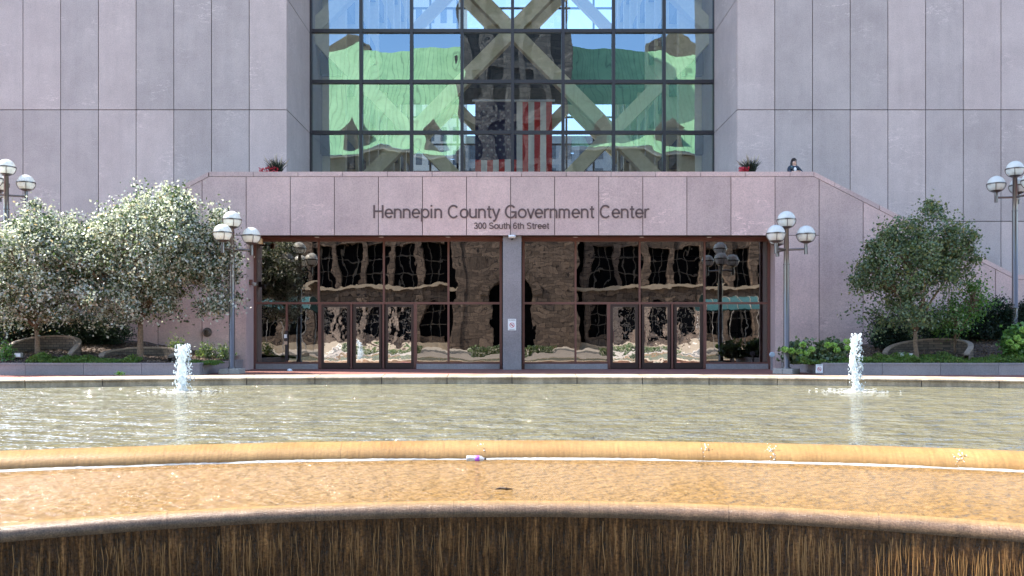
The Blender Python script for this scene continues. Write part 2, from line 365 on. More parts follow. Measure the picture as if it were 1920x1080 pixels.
# arcs of the fountain (polar about points on the axis)
def arc(cy, r, t): return (r*math.sin(t), cy+r*math.cos(t))
FAR = (23.4-40, 40, R(25.5)); RIM1 = (10.36-16.7, 16.7, R(66)); RIM2 = (7.45-8.6, 8.6, R(82))
def apt(A, k, dr=0): return arc(A[0], A[1]+dr, A[2]*k)
NS = 160
WZ1, WZ2 = -.10, -.28
# brick paving between ledge and building, one strip plus two wings
pv = MB(); ks = [(-1+2*i/NS) for i in range(NS+1)]
for i in range(NS):
    a = apt(FAR, ks[i], 1.8); b = apt(FAR, ks[i+1], 1.8); pv.poly([(a[0],a[1],0),(b[0],b[1],0),(b[0],33,0),(a[0],33,0)])
a = apt(FAR, 1, 1.8); xe = a[0]
for s in (-1, 1):
    q = [(s*xe,-.5,0),(s*120,-.5,0),(s*120,76,0),(s*xe,76,0)]; pv.poly(q if s > 0 else q[::-1])
tag(pv.build('paving', M['brick']), kind='structure')

fountain = thing('fountain', 'curved tiered granite fountain with ochre wet rims and a dark cascade wall', 'fountain', (0, 15, WZ1-.4))
# far ledge blocks
lb = MB(); nb = 20
for i in range(nb):
    k0 = -1+2*i/nb+.0006; k1 = -1+2*(i+1)/nb-.0006; sub = 6
    n = len(lb.v); prof = [(1.8,-.4),(0.02,-.4),(0.02,.05),(-.03,.055),(-.03,.085),(-.015,.1),(1.8,.1)]
    for j in range(sub+1):
        k = k0+(k1-k0)*j/sub
        for dr, z in prof:
            x, y = apt(FAR, k, dr); lb.v.append((x, y, z))
    P = len(prof)
    for j in range(sub):
        for q in range(P):
            q2 = (q+1) % P; lb.f.append([n+j*P+q, n+j*P+q2, n+(j+1)*P+q2, n+(j+1)*P+q]); lb.m.append(0)
    lb.f.append([n+q for q in range(P)]); lb.m.append(0); lb.f.append([n+sub*P+q for q in reversed(range(P))]); lb.m.append(0)
lb.build('far_ledge', M['ledge'], fountain)
jb = MB()
for i in range(NS):
    a = apt(FAR, ks[i], .06); b = apt(FAR, ks[i+1], .06); c = apt(FAR, ks[i], 1.7); d = apt(FAR, ks[i+1], 1.7)
    jb.poly([(a[0],a[1],-.4),(b[0],b[1],-.4),(b[0],b[1],.08),(a[0],a[1],.08)]); jb.poly([(a[0],a[1],.08),(b[0],b[1],.08),(d[0],d[1],.08),(c[0],c[1],.08)])
jb.build('ledge_joint', M['joint'], fountain)
def strip(A, da, B, db, z, name, m, parent=None, nr=8):
    q = MB()
    for i in range(NS+1):
        a = apt(A, ks[i], da); b = apt(B, ks[i], db)
        for j in range(nr+1): q.v.append((a[0]+(b[0]-a[0])*j/nr, a[1]+(b[1]-a[1])*j/nr, z))
    for i in range(NS):
        for j in range(nr):
            p0 = i*(nr+1)+j; q.f.append([p0, p0+1, p0+nr+2, p0+nr+1]); q.m.append(0)
    return q.build(name, m, parent)
strip(RIM1, -.02, FAR, .05, -.155, 'upper_bed', M['bed1'], fountain)
strip(RIM2, -.02, RIM1, -.30, -.32, 'lower_bed', M['bed2'], fountain)
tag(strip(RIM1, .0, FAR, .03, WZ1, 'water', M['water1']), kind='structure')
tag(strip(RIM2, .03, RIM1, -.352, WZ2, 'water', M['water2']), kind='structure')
def rim(A, prof, name, m):
    q = MB(); uv = []; n = 260; acc = [0]
    for i in range(1, len(prof)): acc.append(acc[-1]+math.dist(prof[i], prof[i-1]))
    for i in range(n+1):
        k = -1+2*i/n; wob = (.006*math.sin(k*37)+.004*math.sin(k*91+1)) if A is RIM1 else 0
        for j, (dr, z) in enumerate(prof):
            x, y = apt(A, k, dr+wob*(j > 1)); q.v.append((x, y, z)); uv.append((A[1]*A[2]*(k+1), acc[j]))
    P = len(prof)
    for i in range(n):
        for j in range(P-1):
            p0 = i*P+j; q.f.append([p0, p0+1, p0+P+1, p0+P]); q.m.append(0)
    return q.build(name, m, fountain, smooth=True, uv=uv)
rim(RIM1, [(.35,-.40),(.2,-.16),(.06,-.102),(0,-.094),(-.07,-.097),(-.15,-.110),(-.22,-.132),(-.28,-.165),(-.32,-.205),(-.345,-.25),(-.352,-.30),(-.352,-.36)], 'rim', M['lip1'])
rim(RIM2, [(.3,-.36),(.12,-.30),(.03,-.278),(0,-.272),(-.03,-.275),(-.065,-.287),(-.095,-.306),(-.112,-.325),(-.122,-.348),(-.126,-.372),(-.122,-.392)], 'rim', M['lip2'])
rim(RIM2, [(-.120,-.388),(-.116,-.41),(-.112,-.6),(-.112,-.8),(-.112,-1.0),(-.112,-1.31)], 'cascade_wall', M['cascade'])
# rivulets of water running down the cascade wall
wm, nt, p, o = mat('rivulet_water'); p.inputs['Base Color'].default_value = (.27,.14,.05,1); p.inputs['Roughness'].default_value = .12; p.inputs['Specular IOR Level'].default_value = .8
g5 = random.Random(77); rv = MB()
for i in range(520):
    a = g5.uniform(-.60, .66) if i % 3 else g5.uniform(.15, .66); z = -.375-g5.random()**2*.2; ln = g5.uniform(.12, .9); pts, rr5 = [], []; rd = g5.uniform(.0012, .0042)
    k = 0
    while z > -1.3 and k < ln*16:
        x_, y_ = arc(RIM2[0], RIM2[1]-.1125, a); pts.append((x_, y_, z)); rr5.append(rd*g5.uniform(.5, 1.3)); z -= .055; a += g5.gauss(0, .00045); k += 1
    if len(pts) > 2: rr5[0] *= .3; rr5[-1] *= .2; rv.tube(pts, rr5, 5, cap=False)
tag(rv.build('rivulets', wm, fountain, smooth=True), kind='stuff')
# side kerbs closing the pools
for s in (-1, 1):
    q = MB()
    for A, B, z0, z1 in ((RIM1, FAR, -.42, .1), (RIM2, RIM1, -.42, -.1)):
        a = apt(A, s, 0); b = apt(B, s, 0); n = Vector((b[1]-a[1], a[0]-b[0], 0)).normalized()*.4
        if n.x*s < 0: n = -n
        q.poly([(a[0],a[1],z0),(b[0],b[1],z0),(b[0],b[1],z1),(a[0],a[1],z1)])
        q.poly([(a[0],a[1],z1),(b[0],b[1],z1),(b[0]+n.x,b[1]+n.y,z1),(a[0]+n.x,a[1]+n.y,z1)])
        q.poly([(a[0]+n.x,a[1]+n.y,-1.3),(b[0]+n.x,b[1]+n.y,-1.3),(b[0]+n.x,b[1]+n.y,z1),(a[0]+n.x,a[1]+n.y,z1)])
    q.build('side_kerb', M['ledge'], fountain)
# foam line where the upper rim spills into the lower pool
fm = MB(); n = 700; prev = None
for i in range(n+1):
    k = -1+2*i/n; s = A = RIM1[1]*RIM1[2]*(k+1)
    wd = .02+.018*math.sin(s*2.3)+.016*math.sin(s*5.1+1)+.012*math.sin(s*13)+.01*random.random()
    wd = max(wd*.45, .0015)
    if math.sin(s*.83+.7)+.5*math.sin(s*2.9) > 1.47: prev = None; continue
    a = apt(RIM1, k, -.345); b = apt(RIM1, k, -.36-wd); cur = [(a[0],a[1],WZ2+.022+.006*random.random()), (b[0],b[1],WZ2+.003)]
    if prev: fm.poly([prev[1], cur[1], cur[0], prev[0]])
    prev = cur
tag(fm.build('foam_line', M['foam']), kind='stuff')

# ------------------------------------------------------------------ fountain jets
def jet(label, x, y, H, r0, seed, lean):
    rr = random.Random(seed); t = thing('fountain_jet', label, 'water jet', (x, y, WZ1), 'water jets in the upper pool')
    q = MB(); n = 26; seg = 14
    for i in range(n+1):
        f = i/n; rad = r0*.78*(1.06-.42*f+.16*math.sin(f*13+seed)+.10*math.sin(f*29))*(1 if f < .93 else max(.15, (1-f)/.07))
        cx = lean*(math.sin(f*5+seed)*.5)*.1; z = f*H
        for k in range(seg):
            th = 2*math.pi*k/seg; rk = rad*(1+.28*math.sin(3*th+f*21+seed)*rr.uniform(.4, 1)+rr.uniform(-.14, .14))
            q.v.append((cx+rk*math.cos(th), rk*math.sin(th), z+rr.uniform(-.012, .012)))
    for i in range(n):
        for k in range(seg):
            k2 = (k+1) % seg; q.f.append([i*seg+k, i*seg+k2, (i+1)*seg+k2, (i+1)*seg+k]); q.m.append(0)
    q.f.append([n*seg+k for k in range(seg)]); q.m.append(0)
    col = q.build('water_column', M['foam'], t, smooth=True, world=False)
    d = MB()
    for i in range(520):
        f = rr.random()**.8; a = rr.uniform(0, 6.28); rd = r0*rr.uniform(.75, 1.25+1.5*(1-f)*rr.random()); s = rr.uniform(.005, .017)
        d.sphere((rd*math.cos(a)+.03*lean, rd*math.sin(a), f*H*1.02), s, 6, 4, sc=(1, 1, rr.uniform(1, 2.4)))
    tag(d.build('spray', M['foam'], t, smooth=True, world=False), kind='stuff')
    s = MB()
    for ring in range(4):
        ra = .16+.24*ring+.05*rr.random(); m_ = 60
        for k in range(m_):
            if rr.random() < .18+.17*ring: continue
            a0 = 6.283*k/m_; a1 = 6.283*(k+.95)/m_; w_ = .05-.008*ring; ww = rr.uniform(.3, 1)*w_; ex = 1.15
            s.poly([((ra)*math.cos(a0)*ex,(ra)*math.sin(a0),.012),((ra+ww)*math.cos(a0)*ex,(ra+ww)*math.sin(a0),.006),((ra+ww)*math.cos(a1)*ex,(ra+ww)*math.sin(a1),.006),((ra)*math.cos(a1)*ex,(ra)*math.sin(a1),.014)])
    tag(s.build('splash_ring', M['foam'], t, world=False), kind='stuff')
jet('low broad jet of white water in the pool in front of the silvery trees', -7.84, 20.3, 1.08, .135, 3, .3)
jet('taller ragged jet of white water in the pool in front of the dark tree', 8.16, 20.3, 1.33, .10, 8, 1.0)

# ------------------------------------------------------------------ government building
YF, YT, YG, YE = 31.1, 36.35, 40.6, 32.1
B = thing('government_building', 'pink granite government building with tall glass atrium between two towers and a dark glazed entrance', 'building', (0, 34, 0))
TOPZ = 60
rows = [-.02, 1.39, 6.14, 10.89, 15.64, 20.39, 25.14, 29.9]
def tower(side, xs, xend):
    # wall core with slabs of stone hung in front, dark open joints between them
    g = .016; q = MB(); x_in = 9.59*side
    cols = [x_in+side*1.606*i for i in range(0, 40) if abs(x_in+side*1.606*i) < abs(xend)+.01]
    for i in range(len(cols)-1):
        a, b = sorted((cols[i], cols[i+1]))
        for j in range(len(rows)-1):
            q.box(a+g, b-g, YT, YT+.08, rows[j]+g, rows[j+1]-g)
    # return wall beside the atrium
    for j in range(len(rows)-1):
        a, b = sorted((x_in, x_in+side*.08)); q.box(a, b, YT+.083, YG-.02, rows[j]+g, rows[j+1]-g)
    q.build('granite_cladding', M['tower'], B)
    a, b = sorted((x_in+side*.04, cols[-1])); c = MB()
    c.box(a, b, YT+.045, YG+.3, -.4, 29.9); c.build('joint_backing', M['joint'], B)
    a2, b2 = sorted((x_in, cols[-1])); u = MB(); u.box(a2, b2, YT, 76, 29.92, TOPZ); u.box(a2, b2, YG+.32, 76, -.4, 29.9)
    u.build('tower_wall', M['tower'], B)
tower(-1, None, -31.5); tower(1, None, 47)

# entrance block front: slabs cut to the outline of the terrace and stair parapets
ZT = Z(322, YF); slope = .51
xl, xr = X(392, YF), X(1526, YF)
def top(x):
    if x < xl: return max(Z(515, YF), ZT-(xl-x)*slope)
    if x > xr: return max(Z(515, YF), ZT-(x-xr)*slope)
    return ZT
OX = 9.69; OZ = 4.91; CT = .17
q = MB(); g = .013; P = 1.6065
edges = [round(-OX+P*i, 4) for i in range(-9, 23)]
edges = [e-(0) for e in edges]
knots = [xl, xr, xl-(ZT-Z(515, YF))/slope, xr+(ZT-Z(515, YF))/slope]
for i in range(len(edges)-1):
    a, b = edges[i]+g, edges[i+1]-g; inside = a > -OX-.1 and b < OX+.1
    zb = OZ if inside else -.05
    segs = [(zb, None)]
    pier = (abs(abs((a+b)/2)-OX-P/2) < .2)
    if pier: segs = [(zb, OZ-g), (OZ+g, None)]
    for z0, z1 in segs:
        if z1 is None:
            pts = [(a, z0), (b, z0), (b, top(b)-CT-g)]+[(k, top(k)-CT-g) for k in sorted(knots, reverse=True) if a < k < b]+[(a, top(a)-CT-g)]
        else: pts = [(a, z0), (b, z0), (b, z1), (a, z1)]
        q.prism(pts, YF, YF+.07)
for s in (-1, 1):                              # sides of the recess and the middle pier
    a, b = sorted((s*OX, s*(OX+.06))); q.box(a, b, YF+.073, YE-.10, 0, OZ-g)
q.build('granite_cladding', M['front'], B)
c = MB(); kx = [-24.1]+sorted(knots)+[24.1]
for a, b in zip(kx, kx[1:]):
    a2, b2 = a, b
    pts = [(a2, OZ), (b2, OZ), (b2, top(b2)-.05), (a2, top(a2)-.05)] if b2 <= 99 else None
    lo = max(min(OZ, top(a2)-.2, top(b2)-.2), 0)
    c.prism([(a2, lo), (b2, lo), (b2, top(b2)-.05), (a2, top(a2)-.05)], YF+.035, YF+.38)
for s in (-1, 1):
    a, b = sorted((s*(OX+.03), s*24.1)); c.box(a, b, YF+.036, YF+.379, -.05, 2.9); a, b = sorted((s*(OX+.03), s*13)); c.box(a, b, YF+.0365, YE+.5, 2.0, OZ+.01)
    a, b = sorted((s*(OX+.05), s*11.5)); c.box(a, b, YF+.38, YE+.5, -.05, 2.0)
c.build('joint_backing', M['joint'], B)
cp = MB(); pts = [-24.1, knots[0] if False else min(knots), xl, xr, max(knots), 24.1]
xx = -24.1; brk = sorted(set([round(-24.1+1.63*i, 3) for i in range(31)]+[round(k, 3) for k in knots]))
for a, b in zip(brk, brk[1:]):
    if b-a < .12: continue
    a += .009; b -= .009
    cp.prism([(a, top(a)-CT), (b, top(b)-CT), (b, top(b)), (a, top(a))], YF-.012, YF+.42)
cp.build('parapet_coping', M['front'], B)
pr = MB(); pr.box(-.335, .345, YF+.12, YE-.11, 0, OZ-.005); pr.build('pier', M['planter'], B, bevel=.01)
sf = MB(); sf.box(-OX, OX, YF+.02, YE+.6, OZ+.0, OZ+.03); sf.box(-OX, OX, YE-.04, YE+.04, OZ-.12, OZ-.002); sf.build('soffit', M['soffit'], B)
for px in (594, 715, 840, 1079, 1203, 1330):
    d = MB(); d.lathe([(.09,0),(.09,.012),(.001,.012)], (X(px, 31.6), 31.6, OZ-.02), 14); d.build('downlight', M['white'], B)
tr = MB(); tr.box(xl, xr, YF+.43, YT-.01, 5.9, 6.15); tr.box(-9.5, 9.5, YT-.01, YG+1.5, 5.9, 6.149); tr.build('terrace_floor', M['paver'], B)
for s, xk in ((-1, xl), (1, xr)):
    q_ = MB()
    for i in range(26):
        a, b = sorted((xk+s*(.01+.34*i), xk+s*(.335+.34*i))); q_.box(a, b, YF+.43, YT-.02, 0, 6.15-.1734*(i+1))
    q_.build('stair_flight', M['paver'], B)
for s in (-1, 1):
    a, b = sorted((s*OX, s*(OX-.06)))
# dark lobby behind the entrance glass
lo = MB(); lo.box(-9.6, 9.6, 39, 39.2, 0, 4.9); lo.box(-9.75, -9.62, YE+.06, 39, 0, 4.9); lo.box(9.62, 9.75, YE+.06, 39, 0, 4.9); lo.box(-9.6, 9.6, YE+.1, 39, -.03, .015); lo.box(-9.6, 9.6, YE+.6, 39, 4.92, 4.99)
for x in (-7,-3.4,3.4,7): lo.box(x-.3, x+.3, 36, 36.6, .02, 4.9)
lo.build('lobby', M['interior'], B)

ex = lambda px: X(px, YE); ez = lambda py: Z(py, YE)
zh, zt_, zs = ez(450), ez(568.5), ez(682)
def opening(cols_up, cols_lo, doors):
    x0, x1 = ex(cols_up[0]), ex(cols_up[-1]); f = MB(); t = .045
    f.box(x0-t, x0+t, YE-.07, YE+.07, 0, OZ-.12); f.box(x1-t, x1+t, YE-.071, YE+.071, 0, OZ-.12)
    f.box(x0+t, x1-t, YE-.06, YE+.06, zh, OZ-.121); f.box(x0+t, x1-t, YE-.055, YE+.055, zt_-.04, zt_+.04)
    for c_ in cols_up[1:-1]: f.box(ex(c_)-.035, ex(c_)+.035, YE-.056, YE+.056, zt_+.04, zh)
    dl, dr = ex(doors[0][0]), ex(doors[-1][1])
    for c_ in cols_lo[1:-1]:
        hw = .035 if not (abs(ex(c_)-dl) < .2 or abs(ex(c_)-dr) < .2) else .06
        f.box(ex(c_)-hw, ex(c_)+hw, YE-.0565, YE+.0565, .02, zt_-.04)
    f.box(x0+t, dl-.12, YE-.052, YE+.052, zs, zs+.06); f.box(dr+.12, x1-t, YE-.052, YE+.052, zs, zs+.06)
    f.build('window_frame', M['frame'], B)
    for a, b in ((x0+t, dl-.12), (dr+.12, x1-t)): s = MB(); s.box(a, b, YE-.12, YE+.05, 0.0, zs-.002); s.build('sill', M['planter'], B)
    ups = [ex(c_) for c_ in cols_up]
    for a, b in zip(ups, ups[1:]):
        p_ = MB(); p_.poly([(a+.04,YE,zt_+.04),(b-.04,YE,zt_+.04),(b-.04,YE,zh),(a+.04,YE,zh)]); p_.build('pane', M['entry_glass'], B)
    los = [ex(c_) for c_ in cols_lo]
    for a, b in zip(los, los[1:]):
        if a > dl-.1 and b < dr+.1: continue
        p_ = MB(); p_.poly([(a+.04,YE,zs+.06),(b-.04,YE,zs+.06),(b-.04,YE,zt_-.04),(a+.04,YE,zt_-.04)]); p_.build('pane', M['entry_glass'], B)
    for a, b, g0, g1 in doors:
        a, b, g0, g1 = ex(a), ex(b), ex(g0), ex(g1); d = MB(); zg0, zg1 = ez(680), ez(575.5); zt2 = zt_-.045
        for q_ in ((a, g0, .02, zt2), (g1, b, .02, zt2), (g0, g1, .02, zg0), (g0, g1, zg1, zt2)): d.box(q_[0], q_[1], YE-.045, YE+.03, q_[2], q_[3])
        do = d.build('door', M['frame_dark'], B)
        h = MB(); h.tube([(g0+.02, YE-.045, 1.0), (g0+.02, YE-.11, 1.0), (g0+.02, YE-.11, 1.45), (g0+.02, YE-.045, 1.45)], .012, 8); h.build('handle', M['frame'], do)
        k = MB(); k.poly([(g0-.01,YE-.01,zg0-.01),(g1+.01,YE-.01,zg0-.01),(g1+.01,YE-.01,zg1+.01),(g0-.01,YE-.01,zg1+.01)]); k.build('glass', M['door_glass'], do)
opening([479,598,720,841,939], [479,538,600,659,719,779,841,939], [(603,656,607.5,651),(662.5,715.5,667.5,711),(723,775.5,727.5,771)])
opening([981.5,1079,1199,1320.5,1441], [981.5,1079,1141,1199.5,1260,1321,1441], [(1144.5,1196,1149,1191),(1203.5,1256.5,1208,1251.5),(1264,1317,1268.5,1312)])

# atrium curtain wall: frame plus one pane per field
vx = [X(583+94.5*i, YG) for i in range(9)]; hz = [6.15]+[Z(59+95*j, YG) for j in (2, 1, 0, -1, -2, -3, -4, -5, -6, -7, -8)]
f = MB()
for x in vx: f.box(x-.075, x+.075, YG-.16, YG+.05, 6.15, hz[-1]+.08)
for z in hz: f.box(vx[0]-.02, vx[-1]+.02, YG-.13, YG+.04, z-.08, z+.08)
f.build('atrium_mullions', M['mullion'], B)
for i in range(8):
    for j in range(len(hz)-1):
        if hz[j] > 22: continue
        p_ = MB(); p_.poly([(vx[i]+.06,YG,hz[j]+.06),(vx[i+1]-.06,YG,hz[j]+.06),(vx[i+1]-.06,YG,hz[j+1]-.06),(vx[i]+.06,YG,hz[j+1]-.06)]); p_.build('atrium_pane', M['atrium_glass'], B)
# diagonal bracing near and far
def lattice(y, name, w_, zmax, zoff=0, m='beam'):
    for s in (-1, 1):
        for lev in range(-1, 4):
            for x0, x1 in ((0, 1), (1, 0)):
                za = 16.2+9.96*lev-9.96; p0 = (s*x0*9.8, za); p1 = (s*x1*9.8, za+9.96)
                if za > zmax or za+9.96 < 6: continue
                d = Vector((p1[0]-p0[0], 0, p1[1]-p0[1])).normalized(); nrm = Vector((-d.z, 0, d.x))*w_/2
                yo = .006*(x0)+.003*s
                q_ = MB(); q_.prism([(p0[0]+nrm.x,p0[1]+nrm.z),(p0[0]-nrm.x,p0[1]-nrm.z),(p1[0]-nrm.x,p1[1]-nrm.z),(p1[0]+nrm.x,p1[1]+nrm.z)], y+yo, y+.55+yo)
                q_.build(name, M[m], B)
lattice(41.6, 'brace', .66, 30); lattice(73.0, 'far_brace', .9, 45)
fb = MB()
YB = 74.6
for i in range(9): x = -9.5+19*i/8; fb.box(x-.09, x+.09, YB-.15, YB+.05, 5, 58)
for j in range(22): z = 6.2+2.38*j; fb.box(-9.5, 9.5, YB-.14, YB+.04, z-.07, z+.07)
fb.build('rear_mullions', M['mullion'], B)
p_ = MB(); p_.poly([(-9.5,YB,5),(9.5,YB,5),(9.5,YB,59),(-9.5,YB,59)]); p_.build('rear_glazing', M['far_glass'], B)
jm = MB(); jm.box(9.02, 9.45, YB-1.4, YB-.3, 5, 58); jm.build('tan_column', plain('tan_stone', (.75,.6,.36), .7), B)
br = MB(); br.box(-9.5, 9.5, 56, 60, 17.6, 21.3); br.build('skybridge', M['dark'], B)
fl = MB(); fl.box(-9.5, 9.5, YG+1.6, 74.3, 6.0, 6.12); fl.build('atrium_floor', M['atrium_wall'], B)
for s in (-1, 1):
    q_ = MB(); q2 = MB()
    for k in range(14):
        z = 6.4+3.96*k; a, b = sorted((s*9.55, s*8.55)); q_.box(a, b, 42.6, 72.6, z, z+1.15)
    q_.build('balcony', M['atrium_wall'], B)
    for m_ in range(9):
        y = 43+3.5*m_; a, b = sorted((s*9.56, s*8.4)); q2 = MB(); q2.box(a, b, y, y+.5, 6.13, 58); q2.build('column', M['beam'], B)

# lettering on the granite band
def text(body, px0, px1, pybase, capz, parent, name, y, m, depth=.03, bold=.0):
    cu = bpy.data.curves.new(name, 'FONT'); cu.body = body; cu.size = 1; cu.extrude = .5; cu.offset = bold; cu.resolution_u = 4
    tmp = bpy.data.objects.new('tmp', cu); C.objects.link(tmp)
    dg = bpy.context.evaluated_depsgraph_get(); me = bpy.data.meshes.new_from_object(tmp.evaluated_get(dg)); bpy.data.objects.remove(tmp)
    vs = np.empty(len(me.vertices)*3); me.vertices.foreach_get('co', vs); vs = vs.reshape(-1, 3)
    x0, x1 = vs[:, 0].min(), vs[:, 0].max(); W0, W1 = X(px0, y), X(px1, y); ox, oy, oz = wloc(parent) if parent else (0,0,0)
    zb = Z(pybase, y); nv = np.empty_like(vs)
    nv[:, 0] = W0+(vs[:, 0]-x0)/(x1-x0)*(W1-W0)-ox; nv[:, 2] = zb+vs[:, 1]/.729*capz-oz; nv[:, 1] = y-vs[:, 2]*depth-oy
    me.vertices.foreach_set('co', nv.ravel()); me.materials.clear(); me.materials.append(m); me.update()
    o = bpy.data.objects.new(name, me); C.objects.link(o); o.parent = parent
    return o
def ell(cx, cy, rx, ry, a0, a1, n=22): return [(cx+rx*math.cos(R(a0+(a1-a0)*i/n)), cy+ry*math.sin(R(a0+(a1-a0)*i/n))) for i in range(n+1)]
arch_ = lambda x: ell(x+.22, .47, .22, .21, 180, 0, 12)+[(x+.44, 0)]
GL = {
 'H': (.80, [[(.06,0),(.06,1)],[(.68,0),(.68,1)],[(.06,.53),(.68,.53)]]),
 'e': (.63, [[(.05,.37),(.55,.37)]+ell(.30,.365,.25,.315,2,322)]),
 'n': (.62, [[(.06,0),(.06,.73)],arch_(.06)]),
 'h': (.62, [[(.06,0),(.06,1)],arch_(.06)]),
 'm': (.92, [[(.06,0),(.06,.73)],ell(.235,.50,.175,.18,180,0,12)+[(.41,0)],ell(.585,.50,.175,.18,180,0,12)+[(.76,0)]]),
 'p': (.66, [[(.06,-.27),(.06,.73)],ell(.315,.365,.25,.315,0,360)]),
 'i': (.25, [[(.07,0),(.07,.73)],[(.07,.88),(.07,1)]]),
 'C': (.84, [ell(.41,.5,.36,.46,42,318)]),
 'G': (.92, [ell(.42,.5,.37,.46,42,335)+[(.78,.47),(.46,.47)],[(.79,.51),(.79,0)]]),
 'o': (.64, [ell(.31,.365,.265,.315,0,360)]),
 'u': (.62, [[(.06,.73)]+ell(.28,.26,.22,.21,180,360,12)+[(.50,.26)],[(.50,.73),(.50,0)]]),
 't': (.36, [[(.15,.92),(.15,.17),(.18,.08),(.24,.045),(.32,.05)],[(.0,.685),(.32,.685)]]),
 'y': (.54, [[(.02,.73),(.27,.03)],[(.51,.73),(.27,.02),(.21,-.14),(.14,-.21),(.04,-.21)]]),
 'v': (.52, [[(.02,.73),(.25,.03),(.26,.03),(.49,.73)]]),
 'r': (.38, [[(.06,0),(.06,.73)],[(.06,.44),(.10,.58),(.18,.66),(.26,.69),(.36,.69)]]),
 '0': (.58, [ell(.28,.5,.22,.455,0,360)]),
 '3': (.58, [ell(.27,.74,.19,.21,165,-80,14)+ell(.27,.28,.22,.235,82,-165,14)]),
 '6': (.58, [ell(.28,.30,.22,.255,0,360),ell(.31,.46,.25,.50,185,48,14)]),
 'S': (.72, [ell(.33,.74,.25,.215,25,262,14)+ell(.33,.27,.28,.225,82,-158,14)]),
 ' ': (.30, [])}
def lettering(body, px0, px1, pybase, capz, name, y, depth, sw):
    adv = 0; st = []
    for ch in body:
        w_, ss = GL[ch]; st += [[(adv+p[0], p[1]) for p in q] for q in ss]; adv += w_+.035
    xs = [p[0] for q in st for p in q]; a0, a1 = min(xs)-sw/2, max(xs)+sw/2; W0, W1 = X(px0, y), X(px1, y); kx = (W1-W0)/(a1-a0); zb = Z(pybase, y); q_ = MB()
    for si, pl in enumerate(st):
        pl = [Vector((W0+(p[0]-a0)*kx, 0, zb+p[1]*capz)) for p in pl]; h = sw*kx/2; L_, R_ = [], []
        closed = (pl[0]-pl[-1]).length < 1e-5
        for i, p in enumerate(pl):
            d0 = (p-pl[i-1]).normalized() if i else ((pl[-1]-pl[-2]).normalized() if closed else (pl[1]-p).normalized())
            d1 = (pl[i+1]-p).normalized() if i < len(pl)-1 else ((pl[1]-pl[0]).normalized() if closed else d0)
            d = (d0+d1).normalized(); nn = Vector((-d.z, 0, d.x))*h/max(.55, d.dot(d0)); L_.append(p+nn); R_.append(p-nn)
        yf = y-depth-.0006*(si % 5)
        for i in range(len(pl)-1):
            q_.poly([(R_[i].x,yf,R_[i].z),(R_[i+1].x,yf,R_[i+1].z),(L_[i+1].x,yf,L_[i+1].z),(L_[i].x,yf,L_[i].z)])
            for A_ in (L_, R_): q_.poly([(A_[i].x,yf,A_[i].z),(A_[i+1].x,yf,A_[i+1].z),(A_[i+1].x,y,A_[i+1].z),(A_[i].x,y,A_[i].z)])
        for i in (0, -1): q_.poly([(L_[i].x,yf,L_[i].z),(R_[i].x,yf,R_[i].z),(R_[i].x,y,R_[i].z),(L_[i].x,y,L_[i].z)])
    return q_.build(name, M['letter'], sg)
sg = thing('building_sign', 'dark bronze letters spelling the building name and address across the pink granite band', 'sign', (0, YF-.02, Z(432, YF)))
lettering('Hennepin County Government Center', 700, 1219, 409, .475, 'name_lettering', YF-.004, .014, .125)
lettering('300 South 6th Street', 888.5, 1030.5, 429, .225, 'address_lettering', YF-.003, .010, .145)

# ------------------------------------------------------------------ flag hanging in the atrium
def flag():
    y = 44.0; x0, x1 = X(891, y), X(1035, y); zt = Z(190, y); Lh = (x1-x0)*1.9; t = thing('hanging_flag', 'large striped flag with a blue canton hung vertically inside the glass atrium', 'flag', ((x0+x1)/2, y, zt-Lh))
    red = plain('flag_red', (.70,.04,.04), .8); wh = plain('flag_white', (.92,.88,.80), .8); bl = plain('flag_blue', (.012,.015,.07), .8)
    nx, nz = 78, 60; q_ = MB(); cx = x0+(x1-x0)*7/13; cz = zt-(zt-(zt-Lh))*.4
    def yy(x, z): return y+.12*math.sin((x-x0)*3.1+.3*math.sin(z))*min(1, (zt-z)/1.5)
    for j in range(nz+1):
        for i in range(nx+1):
            xx_, zz = x0+(x1-x0)*i/nx, zt-Lh*j/nz; q_.v.append((xx_, yy(xx_, zz), zz))
    for j in range(nz):
        for i in range(nx):
            st = int(i/nx*13); inc = st < 7 and (j+.5)/nz < .4
            a = j*(nx+1)+i; q_.f.append([a, a+nx+1, a+nx+2, a+1]); q_.m.append(2 if inc else (0 if st % 2 == 0 else 1))
    q_.build('cloth', [red, wh, bl], t, smooth=True)
    s = MB()
    for r_ in range(11):
        for c_ in range(9):
            if (r_+c_) % 2: continue
            px_, pz = x0+(cx-x0)*(c_+1)/10, zt-Lh*.4*(r_+1)/12; py_ = yy(px_, pz)-.02
            s.poly([(px_+(.1 if k % 2 == 0 else .04)*math.sin(k*math.pi/5), py_, pz+(.1 if k % 2 == 0 else .04)*math.cos(k*math.pi/5)) for k in range(10)][::-1])
    s.build('stars', plain('star_cloth', (.35,.35,.38), .8), t)
    b = MB(); b.tube([(x0-.15, y, zt+.03), (x1+.15, y, zt+.03)], .06, 8); b.build('hanging_bar', M['white'], t)
flag()

